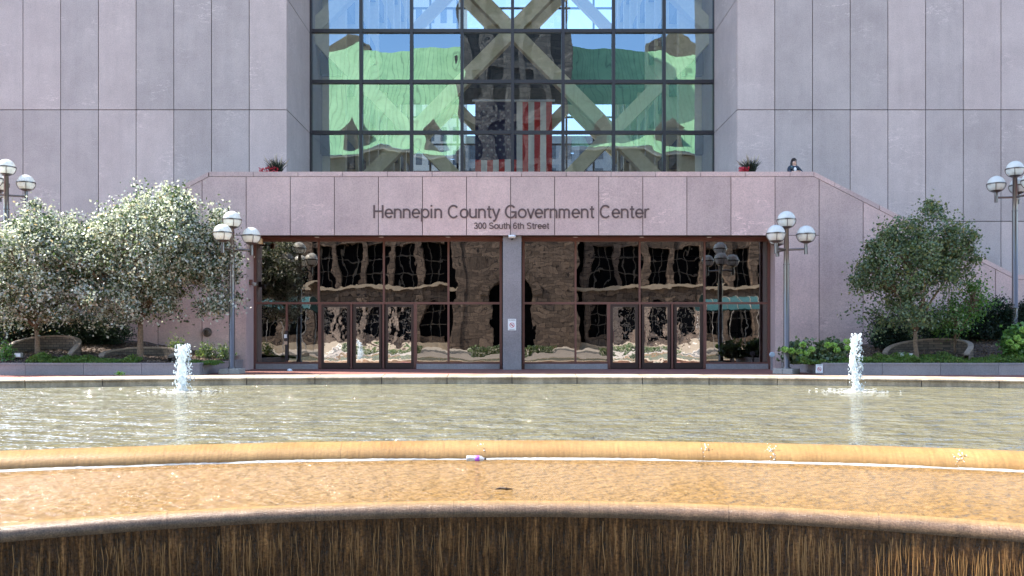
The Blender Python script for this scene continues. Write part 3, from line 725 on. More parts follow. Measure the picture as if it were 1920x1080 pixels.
# ------------------------------------------------------------------ planters
def soil_z(x, y):
    ax = abs(x); k = min(1, max(0, (ax-10.5)/4)); k2 = min(1, max(0, (ax-15)/5))
    return .32+(y-26.9)*(.05+.16*k+.10*k2)+.02*math.sin(x*3.1+y*5)+.015*math.sin(x*7+1)
def planter(side, label):
    t = thing('planter', label, 'planter', (side*18, 27, 0)); q_ = MB(); xi, xo, y0, y1, zt = 9.8, 27, 26.8, YF-.01, .375
    n = int((xo-xi)/1.83)
    for i in range(n):
        a, b = sorted((side*(xi+1.83*i+.006), side*(xi+1.83*(i+1)-.006))); q_.box(a, b, y0+.002*(i % 2), y0+.2, 0, zt-.062)
        q_.box(a, b, y0-.015, y0+.22, zt-.058, zt)
    m_ = 2
    for j in range(m_):
        ya, yb = y0+.23+(y1-y0-.23)*j/m_+.006, y0+.23+(y1-y0-.23)*(j+1)/m_-.006; a, b = sorted((side*(xi+.002), side*(xi+.2))); q_.box(a, b, ya, yb, 0, zt-.062)
        a, b = sorted((side*(xi-.013), side*(xi+.22))); q_.box(a, b, ya, yb, zt-.058, zt)
    q_.build('granite_curb', M['planter'], t)
    j_ = MB(); a, b = sorted((side*(xi+.03), side*(xi+1.83*n))); j_.box(a, b, y0+.03, y0+.16, 0, zt-.03); a, b = sorted((side*(xi+.03), side*(xi+.16))); j_.box(a, b, y0+.17, y1, 0, zt-.03); j_.build('joint_backing', M['joint'], t)
    s = MB(); nx, ny = 90, 22
    for i in range(nx+1):
        for j in range(ny+1):
            x = side*(xi+.1+(xo-xi-.1)*i/nx); y = y0+.15+(y1-y0-.15)*j/ny; s.v.append((x, y, min(soil_z(x, y), 3)))
    for i in range(nx):
        for j in range(ny):
            a = i*(ny+1)+j; s.f.append([a, a+ny+1, a+ny+2, a+1] if side > 0 else [a, a+1, a+ny+2, a+ny+1]); s.m.append(0)
    s.build('soil', M['soil'], t, smooth=True)
    return t
planter(-1, 'low granite planter bed under the two silvery trees left of the entrance')
planter(1, 'low granite planter bed under the dark green tree right of the entrance')

def leaves(name, cen, size, m, parent=None, world=True, flat=0.0, asp=.5, seed=1, kind=None, up=0.0):
    g_ = np.random.default_rng(seed); cen = np.asarray(cen, float); n = len(cen)
    a = g_.normal(size=(n, 3)); a[:, 2] = a[:, 2]*(1-flat)+up; a /= np.linalg.norm(a, axis=1)[:, None]
    b = g_.normal(size=(n, 3)); b -= a*(a*b).sum(1)[:, None]; b /= np.linalg.norm(b, axis=1)[:, None]; c = np.cross(a, b)
    s = (size*g_.uniform(.65, 1.35, n))[:, None]; ln, wd = a*s, b*s*asp*.5
    v = np.stack([cen-ln*.5, cen+wd-c*s*.06, cen+ln*.5, cen-wd-c*s*.06], 1).reshape(-1, 3)
    if parent is not None and world: v -= np.array(wloc(parent))
    me = bpy.data.meshes.new(name); me.vertices.add(4*n); me.vertices.foreach_set('co', v.ravel())
    me.loops.add(4*n); me.loops.foreach_set('vertex_index', np.arange(4*n, dtype=np.int32)); me.polygons.add(n)
    me.polygons.foreach_set('loop_start', np.arange(0, 4*n, 4, dtype=np.int32)); me.polygons.foreach_set('loop_total', np.full(n, 4, dtype=np.int32))
    me.update(calc_edges=True); me.validate(); me.materials.append(m); o = bpy.data.objects.new(name, me); C.objects.link(o)
    if parent is not None: o.parent = parent
    if kind: o['kind'] = kind
    return o

# mulch chips
for side in (-1, 1):
    n = 9000; x = side*rng.uniform(10, 22, n); y = rng.uniform(27.05, 31, n); z = np.array([soil_z(a, b) for a, b in zip(x, y)])+.012
    tag(leaves('mulch', np.stack([x, y, z], 1), .07, M['mulch'], flat=.75, asp=.45, seed=side+5), kind='stuff')

# ------------------------------------------------------------------ trees
def tree(label, base, blobs, nclus, nper, lsize, m, seed, trunk_r=.085, name='tree', spread=.17, group=None, fork=1.0, sparse=0, cat='tree'):
    g_ = np.random.default_rng(seed); rr = random.Random(seed); base = Vector(base); t = thing(name, label, cat, base, group)
    wts = np.array([b_[6] for b_ in blobs], float); wts /= wts.sum(); cl = []
    while len(cl) < nclus:
        b_ = blobs[g_.choice(len(blobs), p=wts)]; d = g_.normal(size=3); d /= np.linalg.norm(d); r_ = g_.uniform(.25, 1)**.45 if g_.random() > .09 else g_.uniform(1.02, 1.28)
        r_ *= 1+.12*math.sin(5*math.atan2(d[1], d[0])+seed+4*d[2])
        cl.append((b_[0]+d[0]*r_*b_[3], b_[1]+d[1]*r_*b_[4], b_[2]+d[2]*r_*b_[5]))
    cl = np.array(cl); zf = base.z+fork
    q_ = MB(); top_ = base+Vector((rr.uniform(-.08, .08), 0, fork)); q_.tube([base-Vector((0,0,.1)), base+Vector((.01,0,.12)), base+Vector((rr.uniform(-.05,.05),0,fork*.5)), top_], [trunk_r*1.35, trunk_r*1.05, trunk_r*.9, trunk_r*.8], 10)
    q_.build('trunk', M['bark'], t, smooth=True)
    # limbs: a few main ones, each feeding the clusters nearest to it
    lb_ = MB(); nm = 7; idx = g_.choice(len(cl), nm, replace=False); mains = []
    for i in idx:
        e = Vector(cl[i]); mid = top_.lerp(e, .45)+Vector((rr.uniform(-.15,.15), rr.uniform(-.15,.15), rr.uniform(.0,.3))); mains.append((mid, e))
        lb_.tube([top_-Vector((0,0,.15)), top_.lerp(mid, .5)+Vector((0,0,.08)), mid, mid.lerp(e, .6), e], [trunk_r*.62, trunk_r*.5, trunk_r*.36, trunk_r*.2, .008], 7)
    for i in g_.choice(len(cl), min(len(cl), 130), replace=False):
        e = Vector(cl[i]); mid, me_ = min(mains, key=lambda z: (z[0]-e).length); st = mid.lerp(me_, rr.uniform(0, .5))
        lb_.tube([st, st.lerp(e, .5)+Vector((rr.uniform(-.1,.1), rr.uniform(-.1,.1), rr.uniform(-.05,.15))), e], [.018, .011, .004], 5, cap=False)
    lb_.build('limbs', M['bark'], t, smooth=True)
    c_ = np.repeat(cl, nper, 0); c_ = c_+g_.normal(size=c_.shape)*spread*g_.uniform(.4, 1.3, (len(cl), 1)).repeat(nper, 0)
    leaves('crown', c_, lsize, m, t, asp=.62, seed=seed)
    return t
def blob(px, py, Y, rx, rz, wt, dy=0): p = at(px, py, Y); k = Y/F; return (p.x, Y+dy, p.z, rx*k, rx*k*.85, rz*k, wt)
tree('silvery small-leaved tree with its trunk in front of the domed brick well', (X(70, 28), 28, soil_z(-15.6, 28)),
     [blob(75,492,28,100,72,6), blob(85,440,28,50,36,2), blob(-40,515,28,80,72,4), blob(110,560,28,70,45,2), blob(25,575,28,80,38,2), blob(170,480,28,45,60,1.5), blob(58,395,28,12,22,.25)], 620, 62, .10, M['leaf_glint'], 3, spread=.2, group='silvery trees in the left planter', fork=1.1)
tree('larger silvery spreading tree next to the lamp post left of the entrance', (X(262, 28), 28, soil_z(-12.2, 28)),
     [blob(290,470,28,120,80,7), blob(300,410,28,75,45,3), blob(380,480,28,65,60,2.5), blob(190,480,28,60,65,2.5), blob(400,560,28,45,32,1), blob(240,560,28,90,42,2.5), blob(330,375,28,20,25,.5), blob(408,410,28,12,20,.2), blob(430,500,28,22,35,.5)], 860, 62, .10, M['leaf_glint'], 5, spread=.2, trunk_r=.10, group='silvery trees in the left planter', fork=1.35)
tree('dark green open-crowned tree in the shaded planter right of the entrance', (X(1718, 28), 28, soil_z(13.3, 28)),
     [blob(1705,500,28,85,70,6), blob(1740,450,28,60,50,3), blob(1790,480,28,38,55,1.6), blob(1640,520,28,42,40,2), blob(1700,590,28,75,32,2), blob(1745,395,28,16,20,.5), blob(1665,440,28,22,18,.5), blob(1815,450,28,14,26,.4), blob(1640,470,28,16,12,.25)], 520, 42, .10, M['leaf_dark'], 7, trunk_r=.07, fork=1.0)
tree('small light green shrubby tree leaning out of the dark tree on its right side', (X(1790, 28.6), 28.6, soil_z(14.7, 28.6)),
     [blob(1810,570,28.6,40,35,3), blob(1780,600,28.6,35,30,2), blob(1830,545,28.6,22,25,1)], 90, 34, .085, M['leaf_lime'], 9, trunk_r=.035, fork=.35, name='small_tree')

# shrubs
def shrub(label, px, py, Y, rx, rz, n, m, seed, size=.07, cat='shrub', name='shrub', group=None, asp=.3, up=.3):
    g_ = np.random.default_rng(seed); p = at(px, py, Y); k = Y/F; zb = soil_z(p.x, min(Y, 31)); t = thing(name, label, cat, (p.x, Y, zb), group)
    nc = max(6, n//60); d = g_.normal(size=(nc, 3)); d /= np.linalg.norm(d, axis=1)[:, None]; d[:, 2] = np.abs(d[:, 2])*.9
    r_ = g_.uniform(.3, 1, (nc, 1)); hh = max(.25, (p.z+rz*k)-zb); cl = np.array([p.x, Y, zb+.08])+d*r_*np.array([rx*k, rx*k*.45, hh])
    s = MB()
    for c_ in cl[:22]: s.tube([(p.x+(c_[0]-p.x)*.1, Y, zb-.03), Vector((p.x, Y, zb)).lerp(Vector(c_), .6)+Vector((0,0,.05)), c_], [.02, .012, .004], 5, cap=False)
    s.build('stems', M['stem'], t)
    if m is M['leaf_yew']: cl = np.concatenate([cl, np.array([p.x, Y, zb+.08])+g_.uniform(-1, 1, (nc, 3))*np.array([rx*k*.95, rx*k*.4, .05])+np.array([0,0,1])*g_.uniform(0, hh*.75, (nc, 1))]); size = .11
    c2 = np.repeat(cl, 60, 0); c2 = c2+g_.normal(size=c2.shape)*.12; c2[:, 2] = np.maximum(c2[:, 2], zb+.01); leaves('foliage', c2, size, m, t, asp=asp, seed=seed, up=up)
    return t, cl
G = 'dark yew shrubs behind the trees'
shrub('dark yew at the far left edge behind the leftmost silvery tree', 0, 585, 29.9, 60, 22, 4200, M['leaf_yew'], 21, group=G)
shrub('dark yew behind the domed brick well', 90, 590, 30.1, 60, 22, 4200, M['leaf_yew'], 22, group=G)
shrub('dark yew between the two silvery trees against the granite wall', 180, 600, 30.1, 62, 22, 4200, M['leaf_yew'], 23, group=G)
shrub('low dark yew behind the trunk of the dark green tree', 1680, 610, 29.8, 50, 22, 3600, M['leaf_yew'], 24, group=G)
shrub('dark yew right of the dark green tree behind the light green one', 1780, 600, 30.2, 60, 30, 4200, M['leaf_yew'], 25, group=G)
shrub('tall dark yew beneath the lamp post at the right edge', 1868, 580, 30.0, 55, 26, 4800, M['leaf_yew'], 26, group=G)
shrub('dark yew cut off by the right edge of the photo', 1935, 575, 29.8, 40, 26, 3600, M['leaf_yew'], 27, group=G)
for i, (px, py, lab) in enumerate(((330, 642, 'single leafy upright plant against the wall below the round wall pipe'), (388, 655, 'small green bush in the planter corner left of the lamp post'), (420, 658, 'small green bush tucked behind the lamp post base'), (10, 660, 'small bright green bush at the left edge of the planter'))):
    shrub(lab, px, py, 29.5 if i < 3 else 27.4, 12 if i else 8, 10, 420, M['leaf_lime'] if i == 3 else M['leaf_dark'], 40+i, .09, 'plant', 'small_plant', asp=.5)
# ground cover mats
def cover(px0, px1, ya, yb, n, seed, m, h=.16):
    g_ = np.random.default_rng(seed); x = np.interp(g_.uniform(0, 1, n), [0, 1], [X(px0, 27.3), X(px1, 27.3)]); y = ya+(yb-ya)*g_.uniform(0, 1, n)**1.4
    hump = .5+.5*np.sin(x*2.7+y)*np.sin(x*1.1+3)+.3*np.sin(x*9); z = np.array([soil_z(a, b) for a, b in zip(x, y)])+g_.uniform(0, 1, n)*h*np.clip(hump, .25, 1.2)
    tag(leaves('ground_cover', np.stack([x, y, z], 1), .075, m, asp=.4, seed=seed, up=.5), kind='stuff')
cover(55, 255, 27.05, 27.9, 7000, 51, M['leaf_cover'], .17); cover(355, 410, 27.05, 27.9, 1800, 52, M['leaf_cover'], .14)
cover(1500, 1800, 27.05, 28.2, 11000, 53, M['leaf_cover'], .22); cover(1800, 1925, 27.05, 27.7, 3600, 54, M['leaf_cover'], .16)
# hydrangeas
def hydrangea(label, px, py, Y, rx, rz, heads, seed):
    t, cl = shrub(label, px, py, Y, rx, rz, 1500, M['leaf_dark'] if seed < 63 else M['leaf_lime'], seed, .13, 'hydrangea', 'hydrangea', 'lime hydrangeas in the right planter', asp=.7)
    g_ = np.random.default_rng(seed)
    for hx, hy in heads:
        p = at(hx, hy, Y-.35); d = g_.normal(size=(150, 3)); d /= np.linalg.norm(d, axis=1)[:, None]
        leaves('flower_head', np.array(p)+d*np.array([.11,.11,.09])*g_.uniform(.8, 1, (150, 1)), .055, M['lime_bloom'], t, asp=.9, seed=seed)
hydrangea('hydrangea with round lime flower heads nearest the lamp post', 1497, 652, 27.9, 26, 16, [(1484,658),(1499,659),(1505,646),(1522,655),(1472,655),(1512,662)], 61)
hydrangea('hydrangea with fewer lime flower heads behind the taller water jet', 1556, 652, 27.9, 30, 18, [(1552,647),(1563,647),(1569,656),(1590,652),(1588,640)], 62)
hydrangea('bright hydrangea with lime flower heads at the right edge', 1902, 635, 27.8, 22, 26, [(1893,642),(1907,633),(1904,650),(1914,640),(1918,618)], 64)

# tree wells: brick-lined crescents with pale caps
def well(label, px, Y, r_, h, seed, a0=-20, a1=200, flat=.8):
    c = Vector((X(px, Y), Y, 0)); zb = soil_z(c.x, Y)-.03; t = thing('tree_well', label, 'tree well', (c.x, Y, zb), 'crescent brick tree wells'); w_, cap, bk = MB(), MB(), MB(); n = 36; prev = None
    for i in range(n+1):
        a = R(a0+(a1-a0)*i/n); f_ = max(0, math.sin(math.pi*i/n))**.7; x, y = c.x+r_*math.cos(a), Y+r_*flat*math.sin(a); xo, yo = c.x+(r_+.17)*math.cos(a), Y+(r_+.17)*flat*math.sin(a)
        z = zb+.06+h*f_; cur = (x, y, xo, yo, z)
        if prev:
            x2, y2, xo2, yo2, z2 = prev
            w_.poly([(x2,y2,zb-.1),(x,y,zb-.1),(x,y,z),(x2,y2,z2)]); w_.poly([(xo,yo,zb-.3),(xo2,yo2,zb-.3),(xo2,yo2,z2),(xo,yo,z)])
            cap.poly([(x2,y2,z2),(x,y,z),(xo,yo,z+.003),(xo2,yo2,z2+.003)]); cap.poly([(x2,y2,z2+.05),(x,y,z+.05),(xo,yo,z+.05),(xo2,yo2,z2+.05)])
            cap.poly([(x2,y2,z2),(x,y,z),(x,y,z+.05),(x2,y2,z2+.05)]); cap.poly([(xo2,yo2,z2),(xo,yo,z),(xo,yo,z+.05),(xo2,yo2,z2+.05)])
        prev = cur
    w_.build('brick_wall', M['ringbrick'], t); cap.build('cap', M['wellcap'], t)
    return t
well('domed brick well cut into the slope behind the leftmost tree trunk', 78, 28.1, 1.05, .62, 1)
well('low brick well behind the trunk of the larger silvery tree', 262, 28.1, 1.1, .30, 2)
well('pale capped brick crescent beside the dark green tree', 1738, 28.2, 1.25, .50, 3, -50, 150)

# ------------------------------------------------------------------ globe street lamps
def make_lamp(phi0, label):
    t = thing('street_lamp', label, 'street lamp', (0,0,0), 'four-globe bronze street lamps')
    b = MB(); b.box(-.33, -.003, -.33, .33, 0, .17); b.box(.003, .33, -.33, .33, 0, .17); b.build('base', M['concrete'], t, world=False, bevel=.015)
    p = MB(); p.lathe([(.13,.17),(.13,.21),(.098,.23),(.092,3.0),(.092,3.55)], seg=16); p.lathe([(.085,3.551),(.075,4.72),(.10,4.74),(.001,4.76)], seg=16); p.lathe([(.098,3.53),(.105,3.55),(.098,3.57)], seg=16); p.build('pole', M['lampmetal'], t, smooth=True, world=False)
    cup = [(.045,-.42),(.055,-.40),(.055,-.30),(.10,-.285),(.17,-.255),(.20,-.225)]
    def globe(x, y, z):
        g_ = MB(); g_.sphere((x,y,z), .285, 28, 18); go = g_.build('globe', M['globe'], t, smooth=True, world=False)
        c_ = MB(); c_.lathe(cup, (x,y,z), 18)
        ring = [(.292,-.022),(.312,-.022),(.312,.022),(.292,.022),(.292,-.022)]; c_.lathe(ring, (x,y,z), 28)
        for k in range(4):
            a = k*math.pi/2+.5; c_.tube([(x+.302*math.cos(e)*math.cos(a), y+.302*math.cos(e)*math.sin(a), z+.302*math.sin(e)) for e in [R(-4-8*i) for i in range(7)]], .012, 6)
        c_.build('cradle', M['lampmetal'], go, smooth=False, world=False)
    globe(0, 0, 5.0)
    for k in range(3):
        a = R(phi0+120*k); ca, sa = math.cos(a), math.sin(a); r_ = .60
        m_ = MB(); m_.tube([(.05*ca,.05*sa,4.03),(r_*ca,r_*sa,4.03)], .038, 8); m_.tube([(r_*ca,r_*sa,3.86),(r_*ca,r_*sa,4.10)], .06, 10); m_.build('arm', M['lampmetal'], t, world=False)
        globe(r_*ca, r_*sa, 4.50)
    return t
def clean_copy(src, loc, rz, label):
    c = copy_tree(src); c.location = loc; c.rotation_euler = (0, 0, rz); c['label'] = label; return c
lamp = make_lamp(20, 'sunlit globe lamp in front of the larger silvery tree left of the doors')
lamp.location = (X(435, 27.7), 27.7, 0)
clean_copy(lamp, (X(1474.5, 27.7), 27.7, 0), R(-40), 'shaded globe lamp right of the doors beside the hydrangeas')
o1 = clean_copy(lamp, (X(12, 29.6), 29.6, 2.08), 0, 'globe lamp cut by the left edge above the leftmost silvery tree')
o2 = clean_copy(lamp, (X(1903, 29.6), 29.6, 2.02), R(30), 'globe lamp at the right edge rising behind the dark shrubs')
for t in (o1, o2):                              # taller shafts rooted in the planter bed
    for ch in list(t.children):
        if ch.name.startswith('base'): bpy.data.objects.remove(ch)
    zs2 = soil_z(t.location.x, 29.6)-.1-t.location.z
    p = MB(); p.lathe([(.16,zs2),(.16,zs2+.14),(.10,zs2+.16),(.098,.2)], seg=16); p.build('lower_shaft', M['lampmetal'], t, smooth=True, world=False)

# ------------------------------------------------------------------ signs, cameras and small fixtures
signred = plain('sign_red', (.55,.04,.05), .6); signgrey = plain('sign_print', (.12,.12,.13), .6)
def smoke_sign(label, x, y, z, w_, h, rows_, head):
    t = thing('no_smoking_sign', label, 'sign', (x, y, z), 'small white prohibition notices')
    b = MB(); b.box(x-w_/2, x+w_/2, y-.012, y, z, z+h); b.build('plate', M['white'], t, bevel=.003)
    r_ = w_*.30; zc = z+h*.46; q_ = MB(); n = 28
    for k in range(n):
        a0, a1 = 2*math.pi*k/n, 2*math.pi*(k+1)/n
        q_.poly([(x+r_*math.cos(a0),y-.016,zc+r_*math.sin(a0)),(x+r_*math.cos(a1),y-.016,zc+r_*math.sin(a1)),(x+r_*.82*math.cos(a1),y-.016,zc+r_*.82*math.sin(a1)),(x+r_*.82*math.cos(a0),y-.016,zc+r_*.82*math.sin(a0))][::-1])
    d = r_*.62; e = r_*.09; q_.poly([(x-d-e,y-.018,zc+d-e),(x+d-e,y-.018,zc-d-e),(x+d+e,y-.018,zc-d+e),(x-d+e,y-.018,zc+d+e)]); q_.build('prohibition_symbol', signred, t)
    c = MB(); c.box(x-r_*.6, x+r_*.5, y-.015, y-.0125, zc-r_*.12, zc+r_*.08); c.box(x+r_*.3, x+r_*.42, y-.015, y-.0125, zc+r_*.12, zc+r_*.45); c.build('cigarette', signgrey, t)
    o = text(head, 0, 1, 0, .1, None, 'heading', 1, signgrey, .001); me = o.data
    vs = np.empty(len(me.vertices)*3); me.vertices.foreach_get('co', vs); vs = vs.reshape(-1, 3); vs[:, 0] = (vs[:, 0]-vs[:, 0].min())/np.ptp(vs[:, 0])*w_*.8-w_*.4; vs[:, 2] = (vs[:, 2]-vs[:, 2].min())/np.ptp(vs[:, 2])*h*.11+h*.84; vs[:, 1] = -.014
    me.vertices.foreach_set('co', vs.ravel()); o.parent = t
    k = MB()
    for i in range(rows_): k.box(x-w_*(.36-.04*(i % 2)), x+w_*(.36-.05*((i+1) % 2)), y-.014, y-.0125, z+h*(.05+.05*i), z+h*(.07+.05*i))
    k.build('small_print', signgrey, t)
YPIER = YF+.12
smoke_sign('white no smoking notice on the granite pier between the two entrance bays', X(960, YPIER), YPIER, Z(619.5, YPIER), .30, .42, 2, 'NO SMOKING')
smoke_sign('white no smoking notice on the right planter curb near the lamp base', X(1536, 26.78), 26.78, Z(699.5, 26.78), .22, .27, 1, 'NO SMOKING')
def dome_cam():
    x, y = X(960, 31.15), 31.13; t = thing('dome_camera', 'pinkish white dome camera above the central pier under the granite band', 'camera', (x, y, OZ-.2))
    b = MB(); b.lathe([(.001,.20),(.13,.20),(.135,.16),(.12,.11),(.06,.09)], (x, y, OZ-.2), 18); b.build('housing', M['white'], t, smooth=True)
    c = MB(); c.sphere((x, y, OZ-.12), .055, 14, 8); c.build('dome', M['cap'], t, smooth=True)
dome_cam()
def wall_cam():
    x, y, z = X(477, 31.5), 31.5, Z(534, 31.5); t = thing('wall_camera', 'small camera on the left jamb of the entrance', 'camera', (x, y, z))
    b = MB(); b.box(-OX, -OX+.10, y-.07, y+.07, z-.01, z+.19); b.build('bracket', M['frame'], t)
    c = MB(); c.sphere((-OX+.17, y, z+.02), .075, 14, 10); c.lathe([(.09,.02),(.09,.06),(.001,.065)], (-OX+.17, y, z+.02), 14); c.build('dome', M['concrete'], t, smooth=True)
wall_cam()
def wall_lamp():
    x, y, z = X(489, 31.35), 31.35, Z(455, 31.35); t = thing('wall_light', 'small orange tinted floodlight under the left end of the granite band', 'light', (x, y, z))
    b = MB(); b.box(x-.06, x+.07, y-.12, y+.06, z-.06, z+.14); b.build('housing', plain('amber_housing', (.6,.36,.18), .4), t, bevel=.01)
    c = MB(); c.box(-OX-.0, x-.06, y-.02, y+.02, z+.05, z+.09); c.build('bracket', M['frame'], t)
wall_lamp()
def hose():
    y = YF; c = at(389, 623, y); t = thing('wall_outlet', 'round dark pipe outlet on the granite wall behind the left lamp post', 'pipe outlet', (c.x, y, c.z))
    a = MB(); n0 = 0; a.lathe([(.001,0),(.17,0),(.17,.03),(.12,.04),(.12,.14),(.085,.15),(.085,.05),(.001,.05)], (0,0,0), 24); a.v = [(c.x+v[0], y-v[2], c.z+v[1]) for v in a.v]; a.build('flange', M['lampmetal'], t, smooth=False)
hose()
def sensor():
    x, y = X(1447, 30.9), 30.9; t = thing('door_sensor_post', 'slim grey post with a round blue button right of the entrance', 'button post', (x, y, 0)); z = Z(665, y)
    p = MB(); p.box(x-.03, x+.03, y-.03, y+.03, 0, z-.02); p.build('post', M['planter'], t)
    c = MB(); c.lathe([(.001,0),(.10,0),(.10,.03),(.085,.045),(.001,.05)], (0,0,0), 18); c.v = [(x+v[0], y-.03-v[2], z+v[1]) for v in c.v]; c.build('button', plain('button_blue', (.45,.52,.60), .3, .3), t)
sensor()
def stickers():
    t = thing('access_reader', 'slim reader panel with two small stickers in the leftmost lower pane', 'card reader', (ex(538), YE-.06, ez(676)))
    a = MB(); a.box(ex(538)-.055, ex(538)+.055, YE-.075, YE-.058, ez(676), ez(620)); a.build('panel', M['mullion'], t)
    b = MB(); b.box(ex(536)-.045, ex(536)+.06, YE-.079, YE-.0755, ez(634), ez(627)); b.build('sticker', M['white'], t)
    b = MB(); b.box(ex(536)-.045, ex(536)+.07, YE-.079, YE-.0755, ez(646), ez(640)); b.build('sticker', plain('sticker_peach', (.6,.4,.28), .6), t)
stickers()
def flood(label, px, Y, s):
    x = X(px, Y); z = soil_z(x, Y)+.02; t = thing('garden_spotlight', label, 'spotlight', (x, Y, z), 'small spotlights in the planters')
    a = MB(); a.box(x-.11*s, x+.11*s, Y-.07, Y+.07, z+.05, z+.2); a.build('head', M['concrete'], t, bevel=.01)
    a = MB(); a.tube([(x, Y, z-.05), (x, Y, z+.06)], .015, 8); a.build('stake', M['cap'], t)
    a = MB(); a.box(x-.09*s, x+.09*s, Y-.074, Y-.0705, z+.07, z+.18); a.build('lens', M['white'], t)
G2 = 0
flood('boxy spotlight at the foot of the leftmost silvery tree', 35, 27.5, 1); flood('pale spotlight inside the crescent beside the dark tree', 1705, 27.9, .8); flood('small spotlight between the crescent wall and the ground cover', 1690, 27.8, .6)
def cone():
    x, y = X(543, 30.0), 30.0; t = thing('floor_cap', 'tiny white domed cap on the brick paving before the leftmost pane', 'drain cap', (x, y, 0))
    a = MB(); a.lathe([(.001,.09),(.05,.08),(.085,.045),(.09,.0)], (x, y, 0), 16); a.build('dome', M['white'], t, smooth=True)
    a = MB(); a.lathe([(.13,.001),(.13,.012),(.088,.014)], (x, y, 0), 16); a.build('flange', M['concrete'], t)
cone()
g_ = np.random.default_rng(5); wd_ = thing('weed', 'small lime weed growing at the foot of the left planter curb', 'weed', (X(225, 26.4), 26.4, 0))
leaves('foliage', np.array([X(225, 26.4), 26.4, .06])+g_.normal(size=(160, 3))*np.array([.07,.05,.03]), .06, M['lime_bloom'], wd_, asp=.4, seed=4, up=.6)
s_ = MB(); s_.tube([(X(225, 26.4), 26.4, -.01), (X(225, 26.4), 26.4, .1)], .01, 5); s_.build('stems', M['stem'], wd_)

# grass pots behind the parapet
def pot(label, px, seed, red):
    Y = 31.95; x = X(px, Y); g_ = np.random.default_rng(seed); rr = random.Random(seed);  t = thing('grass_pot', label, 'potted plant', (x, Y, 6.15), 'grass pots behind the parapet')
    a = MB(); a.lathe([(.001,0),(.28,0),(.38,.75),(.42,.78),(.42,.83),(.36,.83),(.34,.74),(.001,.74)], (x, Y, 6.37), 20); a.lathe([(.001,0),(.3,0),(.3,.22),(.001,.22)], (x, Y, 6.15), 16); a.build('pot', M['lampmetal'], t, smooth=True)
    b = MB()
    for i in range(300):
        th = rr.uniform(0, 6.28); l_ = rr.uniform(.35, .85); o_ = rr.uniform(.1, .55)*l_; p0 = Vector((x+rr.uniform(-.12,.12), Y+rr.uniform(-.12,.12), 7.12)); d = Vector((math.cos(th)*o_, math.sin(th)*o_, 0))
        p1 = p0+d*.4+Vector((0,0,l_*.6)); p2 = p0+d+Vector((0,0,l_*(.95-.3*o_))); b.tube([p0, p1, p2], [.016,.014,.003], 3, cap=False)
    b.build('grass_blades', M['grass_dark'], t)
    c = MB()
    for i in range(16):
        th = rr.uniform(0, 6.28); p0 = Vector((x, Y, 7.2)); e = p0+Vector((math.cos(th)*rr.uniform(.1,.5), math.sin(th)*.15, rr.uniform(.45, .75))); c.tube([p0, p0.lerp(e, .6), e, e+(e-p0)*.25], [.004,.005,.022,.004], 5, cap=False)
    c.build('seed_plumes', M['plume'], t)
    n = 260; cc = np.stack([x+g_.uniform(red[0], red[1], n), Y-.2+g_.uniform(-.1, .2, n), 7.32+g_.uniform(0, .2, n)], 1); leaves('red_flowers', cc, .06, M['red'], t, asp=.8, seed=seed)
pot('grass pot with more red flowers behind the left end of the parapet', 517, 71, (-.55, .15)); pot('darker grass pot behind the right end of the parapet near the person', 1406, 72, (-.45, -.1))

